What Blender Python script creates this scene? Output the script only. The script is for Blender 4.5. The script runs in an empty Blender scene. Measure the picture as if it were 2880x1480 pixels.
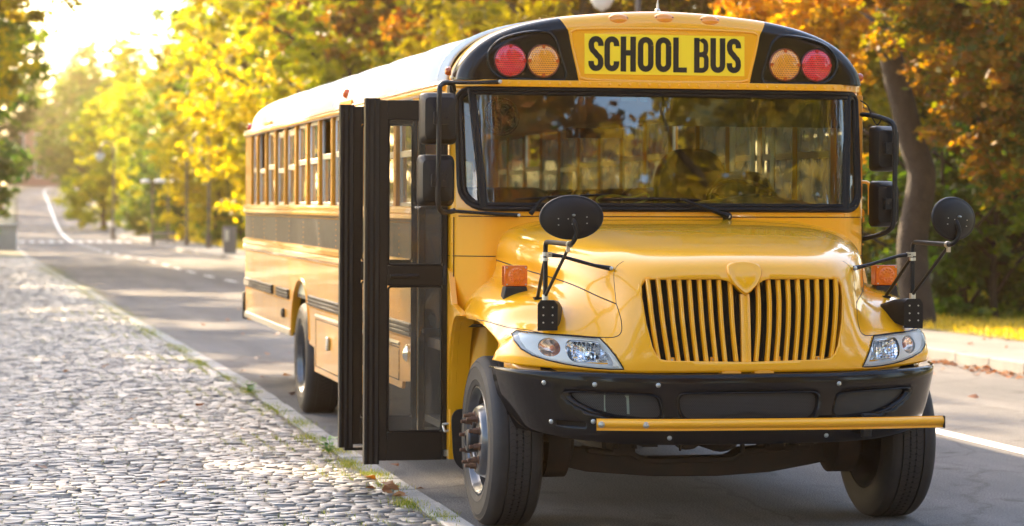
import bpy, math, random
import numpy as np
from mathutils import Vector, Matrix
from mathutils.bvhtree import BVHTree
from mathutils.geometry import delaunay_2d_cdt
R = math.radians
PI = math.pi
sc = bpy.context.scene
COL = sc.collection
rng = random.Random(7)
NR = np.random.RandomState(11)

# ------------------------------------------------------------------ camera
CAMX, CAMY, CAMZ, YAW = -3.809, -13.722, 1.698, 0.21184
cd = bpy.data.cameras.new('camera'); cam = bpy.data.objects.new('camera', cd); COL.objects.link(cam)
cam.matrix_world = Matrix.Translation((CAMX, CAMY, CAMZ)) @ Matrix.Rotation(-YAW, 4, 'Z') @ Matrix.Rotation(PI/2, 4, 'X') @ Matrix.Rotation(0.0042, 4, 'Z')
cd.sensor_width = 36; cd.lens = 88.13; cd.shift_y = -0.0583
cd.clip_start = 0.1; cd.clip_end = 3000
cd.dof.use_dof = True; cd.dof.focus_distance = 12.7; cd.dof.aperture_fstop = 3.0; cd.dof.aperture_blades = 0
sc.camera = cam

# ------------------------------------------------------------------ world, sun, exposure
SUN_EL, SUN_AZ = R(26), R(-22)          # azimuth from +Y towards +X
w = bpy.data.worlds.new('World'); sc.world = w; w.use_nodes = True
nt = w.node_tree
bg = nt.nodes['Background']
sky = nt.nodes.new('ShaderNodeTexSky'); sky.sky_type = 'NISHITA'; sky.sun_disc = False
sky.sun_elevation = SUN_EL; sky.sun_rotation = SUN_AZ
sky.air_density = 1.0; sky.dust_density = 3.0; sky.ozone_density = 1.0
nt.links.new(sky.outputs[0], bg.inputs[0]); bg.inputs[1].default_value = 0.15
sd = bpy.data.lights.new('sun', 'SUN'); sd.energy = 4.2; sd.angle = R(0.6); sd.color = (1.0, 0.76, 0.48)
sun = bpy.data.objects.new('sun', sd); COL.objects.link(sun)
sdir = Vector((math.sin(SUN_AZ)*math.cos(SUN_EL), math.cos(SUN_AZ)*math.cos(SUN_EL), math.sin(SUN_EL)))
sun.rotation_euler = sdir.to_track_quat('Z', 'Y').to_euler()
sun.location = sdir*80
sc.view_settings.view_transform = 'Standard'; sc.view_settings.look = 'None'
sc.view_settings.exposure = 2.45; sc.view_settings.gamma = 1.0
sc.render.engine = 'CYCLES'
cy = sc.cycles
cy.use_denoising = True; cy.max_bounces = 8; cy.transparent_max_bounces = 16
cy.diffuse_bounces = 3; cy.glossy_bounces = 4; cy.transmission_bounces = 4; cy.volume_bounces = 0
cy.caustics_reflective = False; cy.caustics_refractive = False
cy.sample_clamp_indirect = 6.0

# ------------------------------------------------------------------ helpers
def tag(o, label=None, cat=None, group=None, kind=None):
    if label: o['label'] = label
    if cat: o['category'] = cat
    if group: o['group'] = group
    if kind: o['kind'] = kind
    return o
def empty(name, loc, label, cat, group=None):
    o = bpy.data.objects.new(name, None); COL.objects.link(o); o.location = loc
    o.empty_display_size = 0.3
    return tag(o, label, cat, group)

class MB:
    def __init__(s): s.v = []; s.f = []; s.m = []
    def add(s, vs, fs, mi=0):
        n = len(s.v); s.v += [tuple(v) for v in vs]
        for f in fs: s.f.append(tuple(i+n for i in f)); s.m.append(mi)
        return s
    def box(s, x0, x1, y0, y1, z0, z1, mi=0, M=None):
        vs = [Vector((x, y, z)) for x in (x0, x1) for y in (y0, y1) for z in (z0, z1)]
        if M: vs = [M @ v for v in vs]
        return s.add(vs, [(0, 1, 3, 2), (4, 6, 7, 5), (0, 4, 5, 1), (2, 3, 7, 6), (0, 2, 6, 4), (1, 5, 7, 3)], mi)
    def prism(s, poly, a, b, axis='y', mi=0, M=None):
        """poly of 2D points; axis y: (x,z), x: (y,z), z: (x,y)"""
        def P(p, t):
            if axis == 'y': v = Vector((p[0], t, p[1]))
            elif axis == 'x': v = Vector((t, p[0], p[1]))
            else: v = Vector((p[0], p[1], t))
            return M @ v if M else v
        n = len(poly)
        vs = [P(p, a) for p in poly]+[P(p, b) for p in poly]
        fs = [tuple(range(n)), tuple(range(2*n-1, n-1, -1))]
        for i in range(n): j = (i+1) % n; fs.append((i, i+n, j+n, j))
        return s.add(vs, fs, mi)
    def tube(s, pts, r, n=10, mi=0, closed=False, caps=True):
        pts = [Vector(p) for p in pts]; N = len(pts)
        rs = r if hasattr(r, '__len__') else [r]*N
        up = None; rings = []
        for i, p in enumerate(pts):
            if closed: t = pts[(i+1) % N]-pts[i-1]
            else: t = pts[min(i+1, N-1)]-pts[max(i-1, 0)]
            t.normalize()
            if up is None:
                up = Vector((0, 0, 1)) if abs(t.z) < .9 else Vector((0, 1, 0))
            a = t.cross(up)
            if a.length < 1e-5: a = t.orthogonal()
            a.normalize(); up2 = a.cross(t).normalized(); up = up2
            rings.append([p+(a*math.cos(2*PI*k/n)+up2*math.sin(2*PI*k/n))*rs[i] for k in range(n)])
        vs = [v for rg in rings for v in rg]; fs = []
        for i in range(N if closed else N-1):
            i2 = (i+1) % N
            for k in range(n):
                k2 = (k+1) % n
                fs.append((i*n+k, i2*n+k, i2*n+k2, i*n+k2))
        if not closed and caps:
            fs.append(tuple(range(n-1, -1, -1))); fs.append(tuple(range((N-1)*n, N*n)))
        return s.add(vs, fs, mi)
    def lathe(s, prof, M, n=32, mi=0, closed=False):
        """prof: (r, h) pairs; axis = local Z of M"""
        vs = []; fs = []
        for r, h in prof:
            for k in range(n):
                a = 2*PI*k/n; vs.append(M @ Vector((r*math.cos(a), r*math.sin(a), h)))
        m = len(prof)
        for i in range(m if closed else m-1):
            i2 = (i+1) % m
            for k in range(n):
                k2 = (k+1) % n; fs.append((i*n+k, i*n+k2, i2*n+k2, i2*n+k))
        return s.add(vs, fs, mi)
    def build(s, name, mats, parent=None, ang=35, bevel=0, seg=2, smooth=True):
        me = bpy.data.meshes.new(name); me.from_pydata(s.v, [], s.f); me.update()
        if not isinstance(mats, (list, tuple)): mats = [mats]
        for m in mats: me.materials.append(m)
        if len(mats) > 1: me.polygons.foreach_set('material_index', s.m)
        if smooth:
            me.polygons.foreach_set('use_smooth', [True]*len(me.polygons))
            me.set_sharp_from_angle(angle=R(ang))
        o = bpy.data.objects.new(name, me); COL.objects.link(o)
        if parent: o.parent = parent
        if bevel:
            b = o.modifiers.new('bevel', 'BEVEL'); b.width = bevel; b.segments = seg; b.limit_method = 'ANGLE'; b.angle_limit = R(40)
            b.harden_normals = False
        return o
def np_mesh(name, V, F, mats, parent=None, smooth=False, attr=None, mi=None):
    """fast mesh from numpy: V (n,3), F (m,k) equal-size faces"""
    me = bpy.data.meshes.new(name); V = np.asarray(V, np.float32); F = np.asarray(F, np.int32)
    me.vertices.add(len(V)); me.vertices.foreach_set('co', V.ravel())
    me.loops.add(F.size); me.loops.foreach_set('vertex_index', F.ravel())
    me.polygons.add(len(F)); me.polygons.foreach_set('loop_start', np.arange(0, F.size, F.shape[1], dtype=np.int32))
    me.update(calc_edges=True); me.validate()
    if not isinstance(mats, (list, tuple)): mats = [mats]
    for m in mats: me.materials.append(m)
    if mi is not None: me.polygons.foreach_set('material_index', mi)
    if attr is not None:
        a = me.attributes.new('tint', 'FLOAT', 'FACE'); a.data.foreach_set('value', np.asarray(attr, np.float32))
    if smooth: me.polygons.foreach_set('use_smooth', [True]*len(me.polygons))
    o = bpy.data.objects.new(name, me); COL.objects.link(o)
    if parent: o.parent = parent
    return o
def smoothpath(pts, n=6, closed=False):
    P = [Vector(p) for p in pts]; N = len(P); out = []
    for i in range(N if closed else N-1):
        p0 = P[(i-1) % N] if closed else P[max(i-1, 0)]; p1 = P[i]; p2 = P[(i+1) % N]
        p3 = P[(i+2) % N] if closed else P[min(i+2, N-1)]
        for k in range(n):
            t = k/n
            out.append(0.5*((2*p1)+(p2-p0)*t+(2*p0-5*p1+4*p2-p3)*t*t+(3*p1-p0-3*p2+p3)*t**3))
    if not closed: out.append(P[-1])
    return out
def roundpoly(pts, r=0.03, n=4):
    out = []; N = len(pts)
    for i in range(N):
        p = Vector(pts[i]).to_2d() if len(pts[i]) > 2 else Vector(pts[i]); a = Vector(pts[i-1]); b = Vector(pts[(i+1) % N])
        da = (a-p); db = (b-p); la = min(r, da.length*.45); lb = min(r, db.length*.45)
        s_ = p+da.normalized()*la; e = p+db.normalized()*lb
        for k in range(n+1):
            t = k/n; out.append(tuple((1-t)**2*s_+2*t*(1-t)*p+t*t*e))
    return out

# ------------------------------------------------------------------ materials
def mat(name, col, rough=.5, metal=0, coat=0, spec=.5, bump=None, vary=None, trans=0, ior=1.45, emit=None, dirt=None):
    m = bpy.data.materials.new(name); m.use_nodes = True; n = m.node_tree; b = n.nodes['Principled BSDF']
    b.inputs['Base Color'].default_value = (*col, 1); b.inputs['Roughness'].default_value = rough
    b.inputs['Metallic'].default_value = metal; b.inputs['Coat Weight'].default_value = coat; b.inputs['Coat Roughness'].default_value = .04
    b.inputs['Specular IOR Level'].default_value = spec; b.inputs['IOR'].default_value = ior
    b.inputs['Transmission Weight'].default_value = trans
    tc = n.nodes.new('ShaderNodeTexCoord')
    if vary:                       # (scale, amount, second colour)
        nz = n.nodes.new('ShaderNodeTexNoise'); nz.inputs['Scale'].default_value = vary[0]; nz.inputs['Detail'].default_value = 6
        nz.inputs['Roughness'].default_value = .65
        n.links.new(tc.outputs['Object'], nz.inputs['Vector'])
        rp = n.nodes.new('ShaderNodeMapRange'); rp.inputs[1].default_value = .35; rp.inputs[2].default_value = .7; rp.inputs[3].default_value = 0; rp.inputs[4].default_value = vary[1]
        n.links.new(nz.outputs[0], rp.inputs[0])
        mx = n.nodes.new('ShaderNodeMix'); mx.data_type = 'RGBA'; mx.inputs['A'].default_value = (*col, 1); mx.inputs['B'].default_value = (*vary[2], 1)
        n.links.new(rp.outputs[0], mx.inputs['Factor']); n.links.new(mx.outputs['Result'], b.inputs['Base Color'])
        rr = n.nodes.new('ShaderNodeMapRange'); rr.inputs[3].default_value = rough*.85; rr.inputs[4].default_value = min(1, rough*1.25+.03)
        n.links.new(nz.outputs[0], rr.inputs[0]); n.links.new(rr.outputs[0], b.inputs['Roughness'])
    if bump:                       # (scale, strength, distance)
        nz = n.nodes.new('ShaderNodeTexNoise'); nz.inputs['Scale'].default_value = bump[0]; nz.inputs['Detail'].default_value = 4
        n.links.new(tc.outputs['Object'], nz.inputs['Vector'])
        bp = n.nodes.new('ShaderNodeBump'); bp.inputs['Strength'].default_value = bump[1]; bp.inputs['Distance'].default_value = bump[2]
        n.links.new(nz.outputs[0], bp.inputs['Height']); n.links.new(bp.outputs[0], b.inputs['Normal'])
    if emit: b.inputs['Emission Color'].default_value = (*emit[:3], 1); b.inputs['Emission Strength'].default_value = emit[3]
    return m
def glass(name, tint, dirt=0.05, dirtcol=(.5, .48, .42), rough=.0, spots=None, f0=1.5):
    m = bpy.data.materials.new(name); m.use_nodes = True; n = m.node_tree; n.nodes.clear()
    out = n.nodes.new('ShaderNodeOutputMaterial'); tr = n.nodes.new('ShaderNodeBsdfTransparent'); tr.inputs[0].default_value = (*tint, 1)
    gl = n.nodes.new('ShaderNodeBsdfGlossy'); gl.inputs['Roughness'].default_value = rough; gl.inputs['Color'].default_value = (1, 1, 1, 1)
    fr = n.nodes.new('ShaderNodeFresnel'); fr.inputs[0].default_value = f0
    mx = n.nodes.new('ShaderNodeMixShader'); n.links.new(fr.outputs[0], mx.inputs[0]); n.links.new(tr.outputs[0], mx.inputs[1]); n.links.new(gl.outputs[0], mx.inputs[2])
    df = n.nodes.new('ShaderNodeBsdfDiffuse'); df.inputs[0].default_value = (*dirtcol, 1)
    tl = n.nodes.new('ShaderNodeBsdfTranslucent'); tl.inputs[0].default_value = (*dirtcol, 1)
    md = n.nodes.new('ShaderNodeMixShader'); md.inputs[0].default_value = .5; n.links.new(df.outputs[0], md.inputs[1]); n.links.new(tl.outputs[0], md.inputs[2])
    m2 = n.nodes.new('ShaderNodeMixShader'); n.links.new(mx.outputs[0], m2.inputs[1]); n.links.new(md.outputs[0], m2.inputs[2])
    tc = n.nodes.new('ShaderNodeTexCoord'); nz = n.nodes.new('ShaderNodeTexNoise'); nz.inputs['Scale'].default_value = 5; nz.inputs['Detail'].default_value = 8
    n.links.new(tc.outputs['Object'], nz.inputs['Vector'])
    mr = n.nodes.new('ShaderNodeMapRange'); mr.inputs[1].default_value = .3; mr.inputs[2].default_value = .75; mr.inputs[3].default_value = dirt*.3; mr.inputs[4].default_value = dirt*1.7
    n.links.new(nz.outputs[0], mr.inputs[0]); n.links.new(mr.outputs[0], m2.inputs[0]); n.links.new(m2.outputs[0], out.inputs[0])
    return m
M = {}
YEL = (.92, .395, .003)
M['yellow'] = mat('bus_yellow_paint', YEL, .30, 0, .8, vary=(3, .10, (.70, .28, .012)), bump=(70, .03, .004))
M['hood'] = mat('hood_yellow_gloss', (.94, .415, .003), .20, 0, .7, vary=(2.2, .08, (.74, .30, .012)), bump=(6, .02, .02))
M['yelmatte'] = mat('worn_yellow_paint', (.74, .30, .014), .5, 0, .1, vary=(9, .35, (.50, .19, .02)))
M['white'] = mat('roof_white', (.78, .77, .74), .35, 0, .3, vary=(4, .25, (.62, .60, .55)))
M['black'] = mat('gloss_black', (.006, .006, .007), .13, 0, .12, spec=.25, bump=(5, .02, .02))
M['capblack'] = mat('cap_black', (.006, .005, .004), .20, 0, .15, spec=.3)
M['blackm'] = mat('satin_black', (.014, .013, .014), .45, spec=.35, vary=(20, .6, (.035, .033, .032)))
M['doorblack'] = mat('door_black', (.008, .007, .006), .42, spec=.3, vary=(7, .5, (.02, .016, .013)))
M['rubber'] = mat('seal_rubber', (.008, .008, .009), .42, spec=.2)
M['plastic'] = mat('mirror_plastic', (.008, .008, .009), .42, spec=.3, bump=(400, .15, .001))
M['tyre'] = mat('tyre_rubber', (.018, .017, .017), .62, vary=(14, .8, (.036, .032, .030)), bump=(60, .15, .003))
M['chrome'] = mat('chrome', (.82, .83, .85), .10, 1)
M['hubmetal'] = mat('wheel_grey_metal', (.085, .088, .098), .28, .5, .5, vary=(8, .7, (.045, .042, .042)))
M['hubblack'] = mat('wheel_black', (.02, .02, .021), .4)
M['rust'] = mat('rusty_steel', (.10, .055, .038), .6, .5, vary=(60, .8, (.20, .09, .05)))
M['steel'] = mat('zinc_steel', (.55, .54, .50), .32, 1, vary=(50, .5, (.35, .33, .3)))
M['alu'] = mat('window_aluminium', (.62, .61, .58), .35, .8)
M['amber'] = mat('amber_lens', (.85, .20, .008), .12, 0, .8, vary=(60, .5, (.60, .10, .004)))
M['amberside'] = mat('amber_side_lens', (.50, .08, .004), .18, 0, .6)
M['red'] = mat('red_lens', (.50, .008, .010), .12, 0, .8)
M['sign'] = mat('sign_yellow', (1.0, .70, .025), .35)
M['ink'] = mat('sign_black', (.010, .008, .007), .4)
M['dark'] = mat('engine_bay_dark', (.012, .011, .010), .7)
M['under'] = mat('underbody_grime', (.028, .022, .018), .7, vary=(9, .8, (.06, .032, .022)))
M['cream'] = mat('interior_cream', (.42, .42, .30), .5)
M['seat'] = mat('seat_vinyl', (.006, .007, .007), .6, spec=.2)
M['dash'] = mat('dashboard', (.05, .065, .065), .6)
M['floor'] = mat('bus_floor', (.05, .045, .04), .7)
M['silverlens'] = mat('headlight_silver', (.96, .92, .86), .35, 0)
M['amberbowl'] = mat('amber_tinted_reflector', (.96, .70, .52), .12, .85)
M['glassw'] = glass('windshield_glass', (.64, .72, .60), .015, f0=1.85)
M['glassd'] = glass('door_glass', (.72, .72, .68), .07, (.40, .40, .38), f0=1.45)
M['glasss'] = glass('side_window_glass', (.55, .55, .50), .30, (.50, .47, .40), f0=1.5)
M['glassl'] = glass('lamp_glass', (.99, .99, .99), .01, f0=1.3)
M['visor'] = glass('visor_tint', (.16, .24, .22), .03)
M['gap2'] = mat('tread_gap', (.004, .004, .004), .9)
M['gap'] = mat('panel_gap', (.03, .012, .004), .8)

def lens_pattern(name, col, dark):
    """prismatic lens: rows of small square cells moulded in the plastic"""
    m = mat(name, col, .12, 0, .9); n = m.node_tree; b = n.nodes['Principled BSDF']
    tc = n.nodes.new('ShaderNodeTexCoord'); mp = n.nodes.new('ShaderNodeMapping'); mp.inputs['Rotation'].default_value = (PI/2, 0, 0)
    n.links.new(tc.outputs['Object'], mp.inputs[0])
    br = n.nodes.new('ShaderNodeTexBrick'); br.offset = 0.5; br.inputs['Scale'].default_value = 1
    br.inputs['Color1'].default_value = (*dark, 1); br.inputs['Color2'].default_value = tuple([c*.6 for c in dark])+(1,); br.inputs['Mortar'].default_value = (*col, 1)
    br.inputs['Brick Width'].default_value = .0098; br.inputs['Row Height'].default_value = .0115; br.inputs['Mortar Size'].default_value = .0027; br.inputs['Mortar Smooth'].default_value = .3
    n.links.new(mp.outputs[0], br.inputs['Vector']); n.links.new(br.outputs['Color'], b.inputs['Base Color'])
    bp = n.nodes.new('ShaderNodeBump'); bp.inputs['Strength'].default_value = .5; bp.inputs['Distance'].default_value = .002
    n.links.new(br.outputs['Fac'], bp.inputs['Height']); n.links.new(bp.outputs[0], b.inputs['Normal'])
    return m
M['redcell'] = lens_pattern('red_cell_lens', (.85, .02, .03), (.22, .002, .004))
M['ambcell'] = lens_pattern('amber_cell_lens', (.95, .36, .02), (.30, .07, .004))
def mesh_mat():
    m = mat('perforated_grille', (.02, .02, .021), .45, .2); n = m.node_tree; b = n.nodes['Principled BSDF']
    tc = n.nodes.new('ShaderNodeTexCoord'); mp = n.nodes.new('ShaderNodeMapping'); mp.inputs['Rotation'].default_value = (PI/2, 0, 0)
    n.links.new(tc.outputs['Object'], mp.inputs[0])
    br = n.nodes.new('ShaderNodeTexBrick'); br.offset = 0.5; br.inputs['Scale'].default_value = 1
    br.inputs['Color1'].default_value = (.002, .002, .002, 1); br.inputs['Color2'].default_value = (.004, .004, .004, 1); br.inputs['Mortar'].default_value = (.032, .032, .035, 1)
    br.inputs['Brick Width'].default_value = .0095; br.inputs['Row Height'].default_value = .0065; br.inputs['Mortar Size'].default_value = .0016
    n.links.new(mp.outputs[0], br.inputs['Vector']); n.links.new(br.outputs['Color'], b.inputs['Base Color'])
    return m
M['mesh'] = mesh_mat()

# ================================================================== THE BUS
BUS = empty('school_bus', (0, 0, 0), 'long yellow school bus with white roof and black bumper parked at the kerb', 'bus')
def part(mb, name, m, parent=None, **k):
    return mb.build(name, m, parent or BUS, **k)

# ------------------------------------------------------------------ nose surface (bonnet, wings and face as one moulded sheet)
ROWS = [
[(0,-.08,1.622),(.3,-.08,1.622),(.6,-.07,1.614),(.80,-.05,1.60),(.925,-.03,1.55),(.98,-.02,1.47),(.985,-.02,1.38),(1.0,-.02,1.29),(1.06,-.02,1.225),(1.115,-.03,1.165),(1.165,-.12,1.10),(1.175,-.2,1.065)],
[(0,-.4,1.60),(.29,-.4,1.598),(.58,-.4,1.592),(.80,-.4,1.577),(.93,-.4,1.535),(.97,-.4,1.455),(.968,-.4,1.365),(1.0,-.38,1.295),(1.08,-.36,1.252),(1.15,-.38,1.195),(1.198,-.42,1.115),(1.20,-.44,1.075)],
[(0,-.8,1.562),(.27,-.8,1.56),(.55,-.8,1.552),(.755,-.8,1.537),(.87,-.8,1.492),(.905,-.8,1.41),(.90,-.8,1.32),(.945,-.8,1.262),(1.035,-.8,1.238),(1.14,-.8,1.185),(1.195,-.8,1.108),(1.20,-.8,1.07)],
[(0,-1.15,1.512),(.24,-1.15,1.509),(.49,-1.15,1.501),(.66,-1.15,1.486),(.765,-1.15,1.438),(.795,-1.15,1.355),(.80,-1.15,1.268),(.86,-1.13,1.215),(.97,-1.10,1.195),(1.08,-1.05,1.150),(1.15,-1.00,1.085),(1.175,-.99,1.02)],
[(0,-1.40,1.462),(.22,-1.40,1.459),(.44,-1.395,1.450),(.575,-1.385,1.434),(.665,-1.37,1.390),(.70,-1.36,1.31),(.72,-1.34,1.22),(.785,-1.31,1.158),(.89,-1.28,1.135),(1.01,-1.21,1.10),(1.10,-1.14,1.065),(1.16,-1.06,.985)],
[(0,-1.54,1.415),(.22,-1.535,1.412),(.41,-1.525,1.402),(.53,-1.50,1.383),(.61,-1.465,1.345),(.65,-1.44,1.27),(.68,-1.42,1.175),(.745,-1.41,1.105),(.845,-1.38,1.085),(.965,-1.315,1.07),(1.075,-1.225,1.05),(1.16,-1.09,.972)],
[(0,-1.60,1.355),(.21,-1.597,1.353),(.39,-1.585,1.343),(.505,-1.565,1.322),(.575,-1.535,1.28),(.62,-1.51,1.20),(.655,-1.495,1.11),(.73,-1.48,1.045),(.84,-1.44,1.04),(.965,-1.36,1.04),(1.08,-1.26,1.035),(1.165,-1.10,.958)],
[(0,-1.63,1.22),(.2,-1.628,1.22),(.38,-1.618,1.215),(.49,-1.605,1.20),(.555,-1.585,1.16),(.60,-1.57,1.10),(.645,-1.55,1.045),(.73,-1.51,1.0),(.85,-1.455,1.0),(.975,-1.375,1.0),(1.09,-1.27,1.0),(1.175,-1.10,.94)],
[(0,-1.65,1.06),(.19,-1.648,1.06),(.365,-1.638,1.06),(.47,-1.628,1.05),(.54,-1.615,1.025),(.59,-1.605,1.0),(.645,-1.585,.97),(.74,-1.54,.95),(.86,-1.48,.95),(.985,-1.39,.955),(1.10,-1.28,.955),(1.18,-1.09,.922)],
[(0,-1.66,.90),(.19,-1.658,.90),(.36,-1.65,.90),(.46,-1.64,.90),(.54,-1.63,.90),(.60,-1.615,.90),(.66,-1.595,.895),(.76,-1.55,.893),(.88,-1.48,.894),(1.0,-1.39,.90),(1.105,-1.285,.905),(1.185,-1.08,.905)],
[(0,-1.655,.853),(.19,-1.653,.853),(.36,-1.645,.853),(.46,-1.635,.853),(.54,-1.625,.854),(.60,-1.61,.855),(.66,-1.59,.857),(.76,-1.545,.861),(.88,-1.475,.866),(1.0,-1.385,.872),(1.105,-1.275,.879),(1.19,-1.07,.890)]]
def herm(k, n_per):
    N = len(k); rows = []; D = np.zeros((N, N))
    for i in range(N):
        if i == 0: D[0, 0] = -1/(k[1]-k[0]); D[0, 1] = -D[0, 0]
        elif i == N-1: D[i, i-1] = -1/(k[i]-k[i-1]); D[i, i] = -D[i, i-1]
        else:
            a = k[i]-k[i-1]; b = k[i+1]-k[i]
            D[i, i-1] -= (b/a)/(a+b); D[i, i] += (b/a-a/b)/(a+b); D[i, i+1] += (a/b)/(a+b)
    for i in range(N-1):
        h = k[i+1]-k[i]; m = n_per[i]
        for j in range(m):
            t = j/m; r = np.zeros(N)
            r[i] += 2*t**3-3*t**2+1; r[i+1] += -2*t**3+3*t**2
            r += (t**3-2*t**2+t)*h*D[i]+(t**3-t**2)*h*D[i+1]; rows.append(r)
    r = np.zeros(N); r[-1] = 1; rows.append(r)
    return np.array(rows)
def dense(rows, sp):
    A = np.array(rows, float); F_ = np.concatenate([A[:, :0:-1]*[-1, 1, 1], A], 1)
    cr = np.linalg.norm(np.diff(F_, axis=0), axis=2).mean(1); cc = np.linalg.norm(np.diff(F_, axis=1), axis=2).mean(0)
    Rm = herm(np.r_[0, np.cumsum(cr)], [max(3, int(round(c/sp))) for c in cr])
    Cm = herm(np.r_[0, np.cumsum(cc)], [max(3, int(round(c/sp))) for c in cc])
    return np.einsum('ai,bj,ijk->abk', Rm, Cm, F_)
G = dense(ROWS, .016); GI, GJ = G.shape[:2]
# one light smoothing pass so the reflections run clean
for _ in range(10):
    H = G.copy(); H[1:-1, 1:-1] = .5*G[1:-1, 1:-1]+.125*(G[:-2, 1:-1]+G[2:, 1:-1]+G[1:-1, :-2]+G[1:-1, 2:]); G = H
gv = [Vector(p) for p in G.reshape(-1, 3)]
gf = [(i*GJ+j, i*GJ+j+1, (i+1)*GJ+j+1, (i+1)*GJ+j) for i in range(GI-1) for j in range(GJ-1)]
BV = BVHTree.FromPolygons(gv, gf)
GN = np.cross(np.gradient(G, axis=1), np.gradient(G, axis=0)); GN /= np.linalg.norm(GN, axis=2, keepdims=True)+1e-9
if GN[GI-5, GJ//2, 1] > 0: GN = -GN
def hit_front(x, z, o=Vector((0, -3, 0))):
    r = BV.ray_cast(Vector((x, -3, z)), Vector((0, 1, 0)))
    return r
def hit_top(x, y):
    return BV.ray_cast(Vector((x, y, 3)), Vector((0, 0, -1)))
def near(p):
    return BV.find_nearest(Vector(p))
def to_uv(p):
    """3D point on the sheet -> continuous grid indices"""
    loc, nrm, fi, d = BV.find_nearest(Vector(p)); i, j = divmod(fi, GJ-1)
    a, b, c, e = [Vector(G[q]) for q in ((i, j), (i, j+1), (i+1, j), (i+1, j+1))]
    u = v = .5
    for _ in range(6):
        P = a*(1-u)*(1-v)+b*(1-u)*v+c*u*(1-v)+e*u*v
        du = (c-a)*(1-v)+(e-b)*v; dv = (b-a)*(1-u)+(e-c)*u; r = loc-P
        A = np.array([[du.dot(du), du.dot(dv)], [du.dot(dv), dv.dot(dv)]])
        try: s_ = np.linalg.solve(A, [r.dot(du), r.dot(dv)])
        except Exception: break
        u += s_[0]; v += s_[1]
    return (i+min(max(u, 0), 1), j+min(max(v, 0), 1))
def uv_pt(u, v, arr=None):
    A = G if arr is None else arr
    i = int(min(max(u, 0), A.shape[0]-1.001)); j = int(min(max(v, 0), A.shape[1]-1.001)); a = u-i; b = v-j
    return A[i, j]*(1-a)*(1-b)+A[i, j+1]*(1-a)*b+A[i+1, j]*a*(1-b)+A[i+1, j+1]*a*b
def densify(poly, step=.012, closed=True):
    out = []; n = len(poly)
    for i in range(n if closed else n-1):
        a = Vector(poly[i]); b = Vector(poly[(i+1) % n]); k = max(1, int((b-a).length/step))
        for q in range(k): out.append(a.lerp(b, q/k))
    if not closed: out.append(Vector(poly[-1]))
    return out
def front_uv(poly):            # (x,z) outline seen from the front -> uv on the sheet
    out = []
    for p in densify(poly):
        h = hit_front(p[0], p[1])
        if h[0] is None: h = near((p[0], -1.1, p[1]))
        out.append(to_uv(h[0]))
    return out
def inpoly(p, poly):
    c = False; n = len(poly); x, y = p
    for i in range(n):
        x1, y1 = poly[i]; x2, y2 = poly[i-1]
        if (y1 > y) != (y2 > y) and x < (x2-x1)*(y-y1)/(y2-y1)+x1: c = not c
    return c
def sheet(holes=(), outer=None, off=0.0, A=None, AN=None):
    """triangulated piece of the nose sheet with cut-outs (uv polygons)"""
    A = G if A is None else A; AN = GN if AN is None else AN; GI, GJ = A.shape[:2]
    bd = list(holes)+([outer] if outer else [])
    seg = np.array([(p, poly[(k+1) % len(poly)]) for poly in bd for k, p in enumerate(poly)]) if bd else None
    pts = []
    if outer:
        ou = np.array(outer); lo = ou.min(0); hi = ou.max(0)
    else: lo = np.array([0, 0]); hi = np.array([GI-1, GJ-1])
    bx = [(np.array(p).min(0)-1, np.array(p).max(0)+1) for p in bd]
    for i in range(int(lo[0]), int(math.ceil(hi[0]))+1):
        for j in range(int(lo[1]), int(math.ceil(hi[1]))+1):
            if i > GI-1 or j > GJ-1: continue
            ok = True
            if seg is not None and any(b[0][0] <= i <= b[1][0] and b[0][1] <= j <= b[1][1] for b in bx):
                a = seg[:, 0]; d = seg[:, 1]-a; q = np.array([i, j])-a
                t = np.clip((q*d).sum(1)/np.maximum((d*d).sum(1), 1e-12), 0, 1); dist = np.linalg.norm(q-t[:, None]*d, axis=1)
                if dist.min() < .3: ok = False
            if ok: pts.append((float(i), float(j)))
    edges = []; n0 = len(pts)
    for poly in bd:
        n1 = len(pts); pts += [tuple(map(float, p)) for p in poly]
        edges += [(n1+k, n1+(k+1) % len(poly)) for k in range(len(poly))]
    v2, _, f2, _, _, _ = delaunay_2d_cdt([Vector(p) for p in pts], edges, [], 0, 1e-5)
    V = [Vector(uv_pt(p[0], p[1], A))+Vector(uv_pt(p[0], p[1], AN))*off for p in v2]
    F = []
    for f in f2:
        c = sum((v2[k] for k in f), Vector((0, 0)))/len(f)
        if any(inpoly((c[0], c[1]), h) for h in holes): continue
        if outer and not inpoly((c[0], c[1]), outer): continue
        F.append(tuple(f))
    mb = MB(); mb.add(V, F); return mb
def mirx(poly, s): return [(p[0]*s,)+tuple(p[1:]) for p in poly]

GRILLE_H = [(.0, 1.238), (.028, 1.258), (.060, 1.292), (.098, 1.314), (.13, 1.322), (.48, 1.320), (.512, 1.312), (.528, 1.288), (.530, 1.23), (.515, 1.10), (.488, .985), (.468, .942), (.445, .922), (.41, .915), (0, .905)]
GRILLE = GRILLE_H+[(-x, z) for x, z in GRILLE_H[-2:0:-1]]
LAMP = [(.727, 1.022), (.698, .985), (.665, .935), (.628, .872), (.69, .871), (.752, .874), (.83, .882), (.896, .892), (.97, .908), (1.04, .930), (1.085, .960), (1.108, 1.0), (1.108, 1.03), (1.088, 1.047), (1.04, 1.043), (.97, 1.037), (.88, 1.031), (.80, 1.026)]
GRU = front_uv(GRILLE); LPU = {s: front_uv(mirx(LAMP, s)) for s in (-1, 1)}
hood = part(sheet(holes=[GRU, LPU[-1], LPU[1]]), 'bonnet', M['hood'], ang=60)
so = hood.modifiers.new('thick', 'SOLIDIFY'); so.thickness = .012; so.offset = 1 if True else -1
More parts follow.
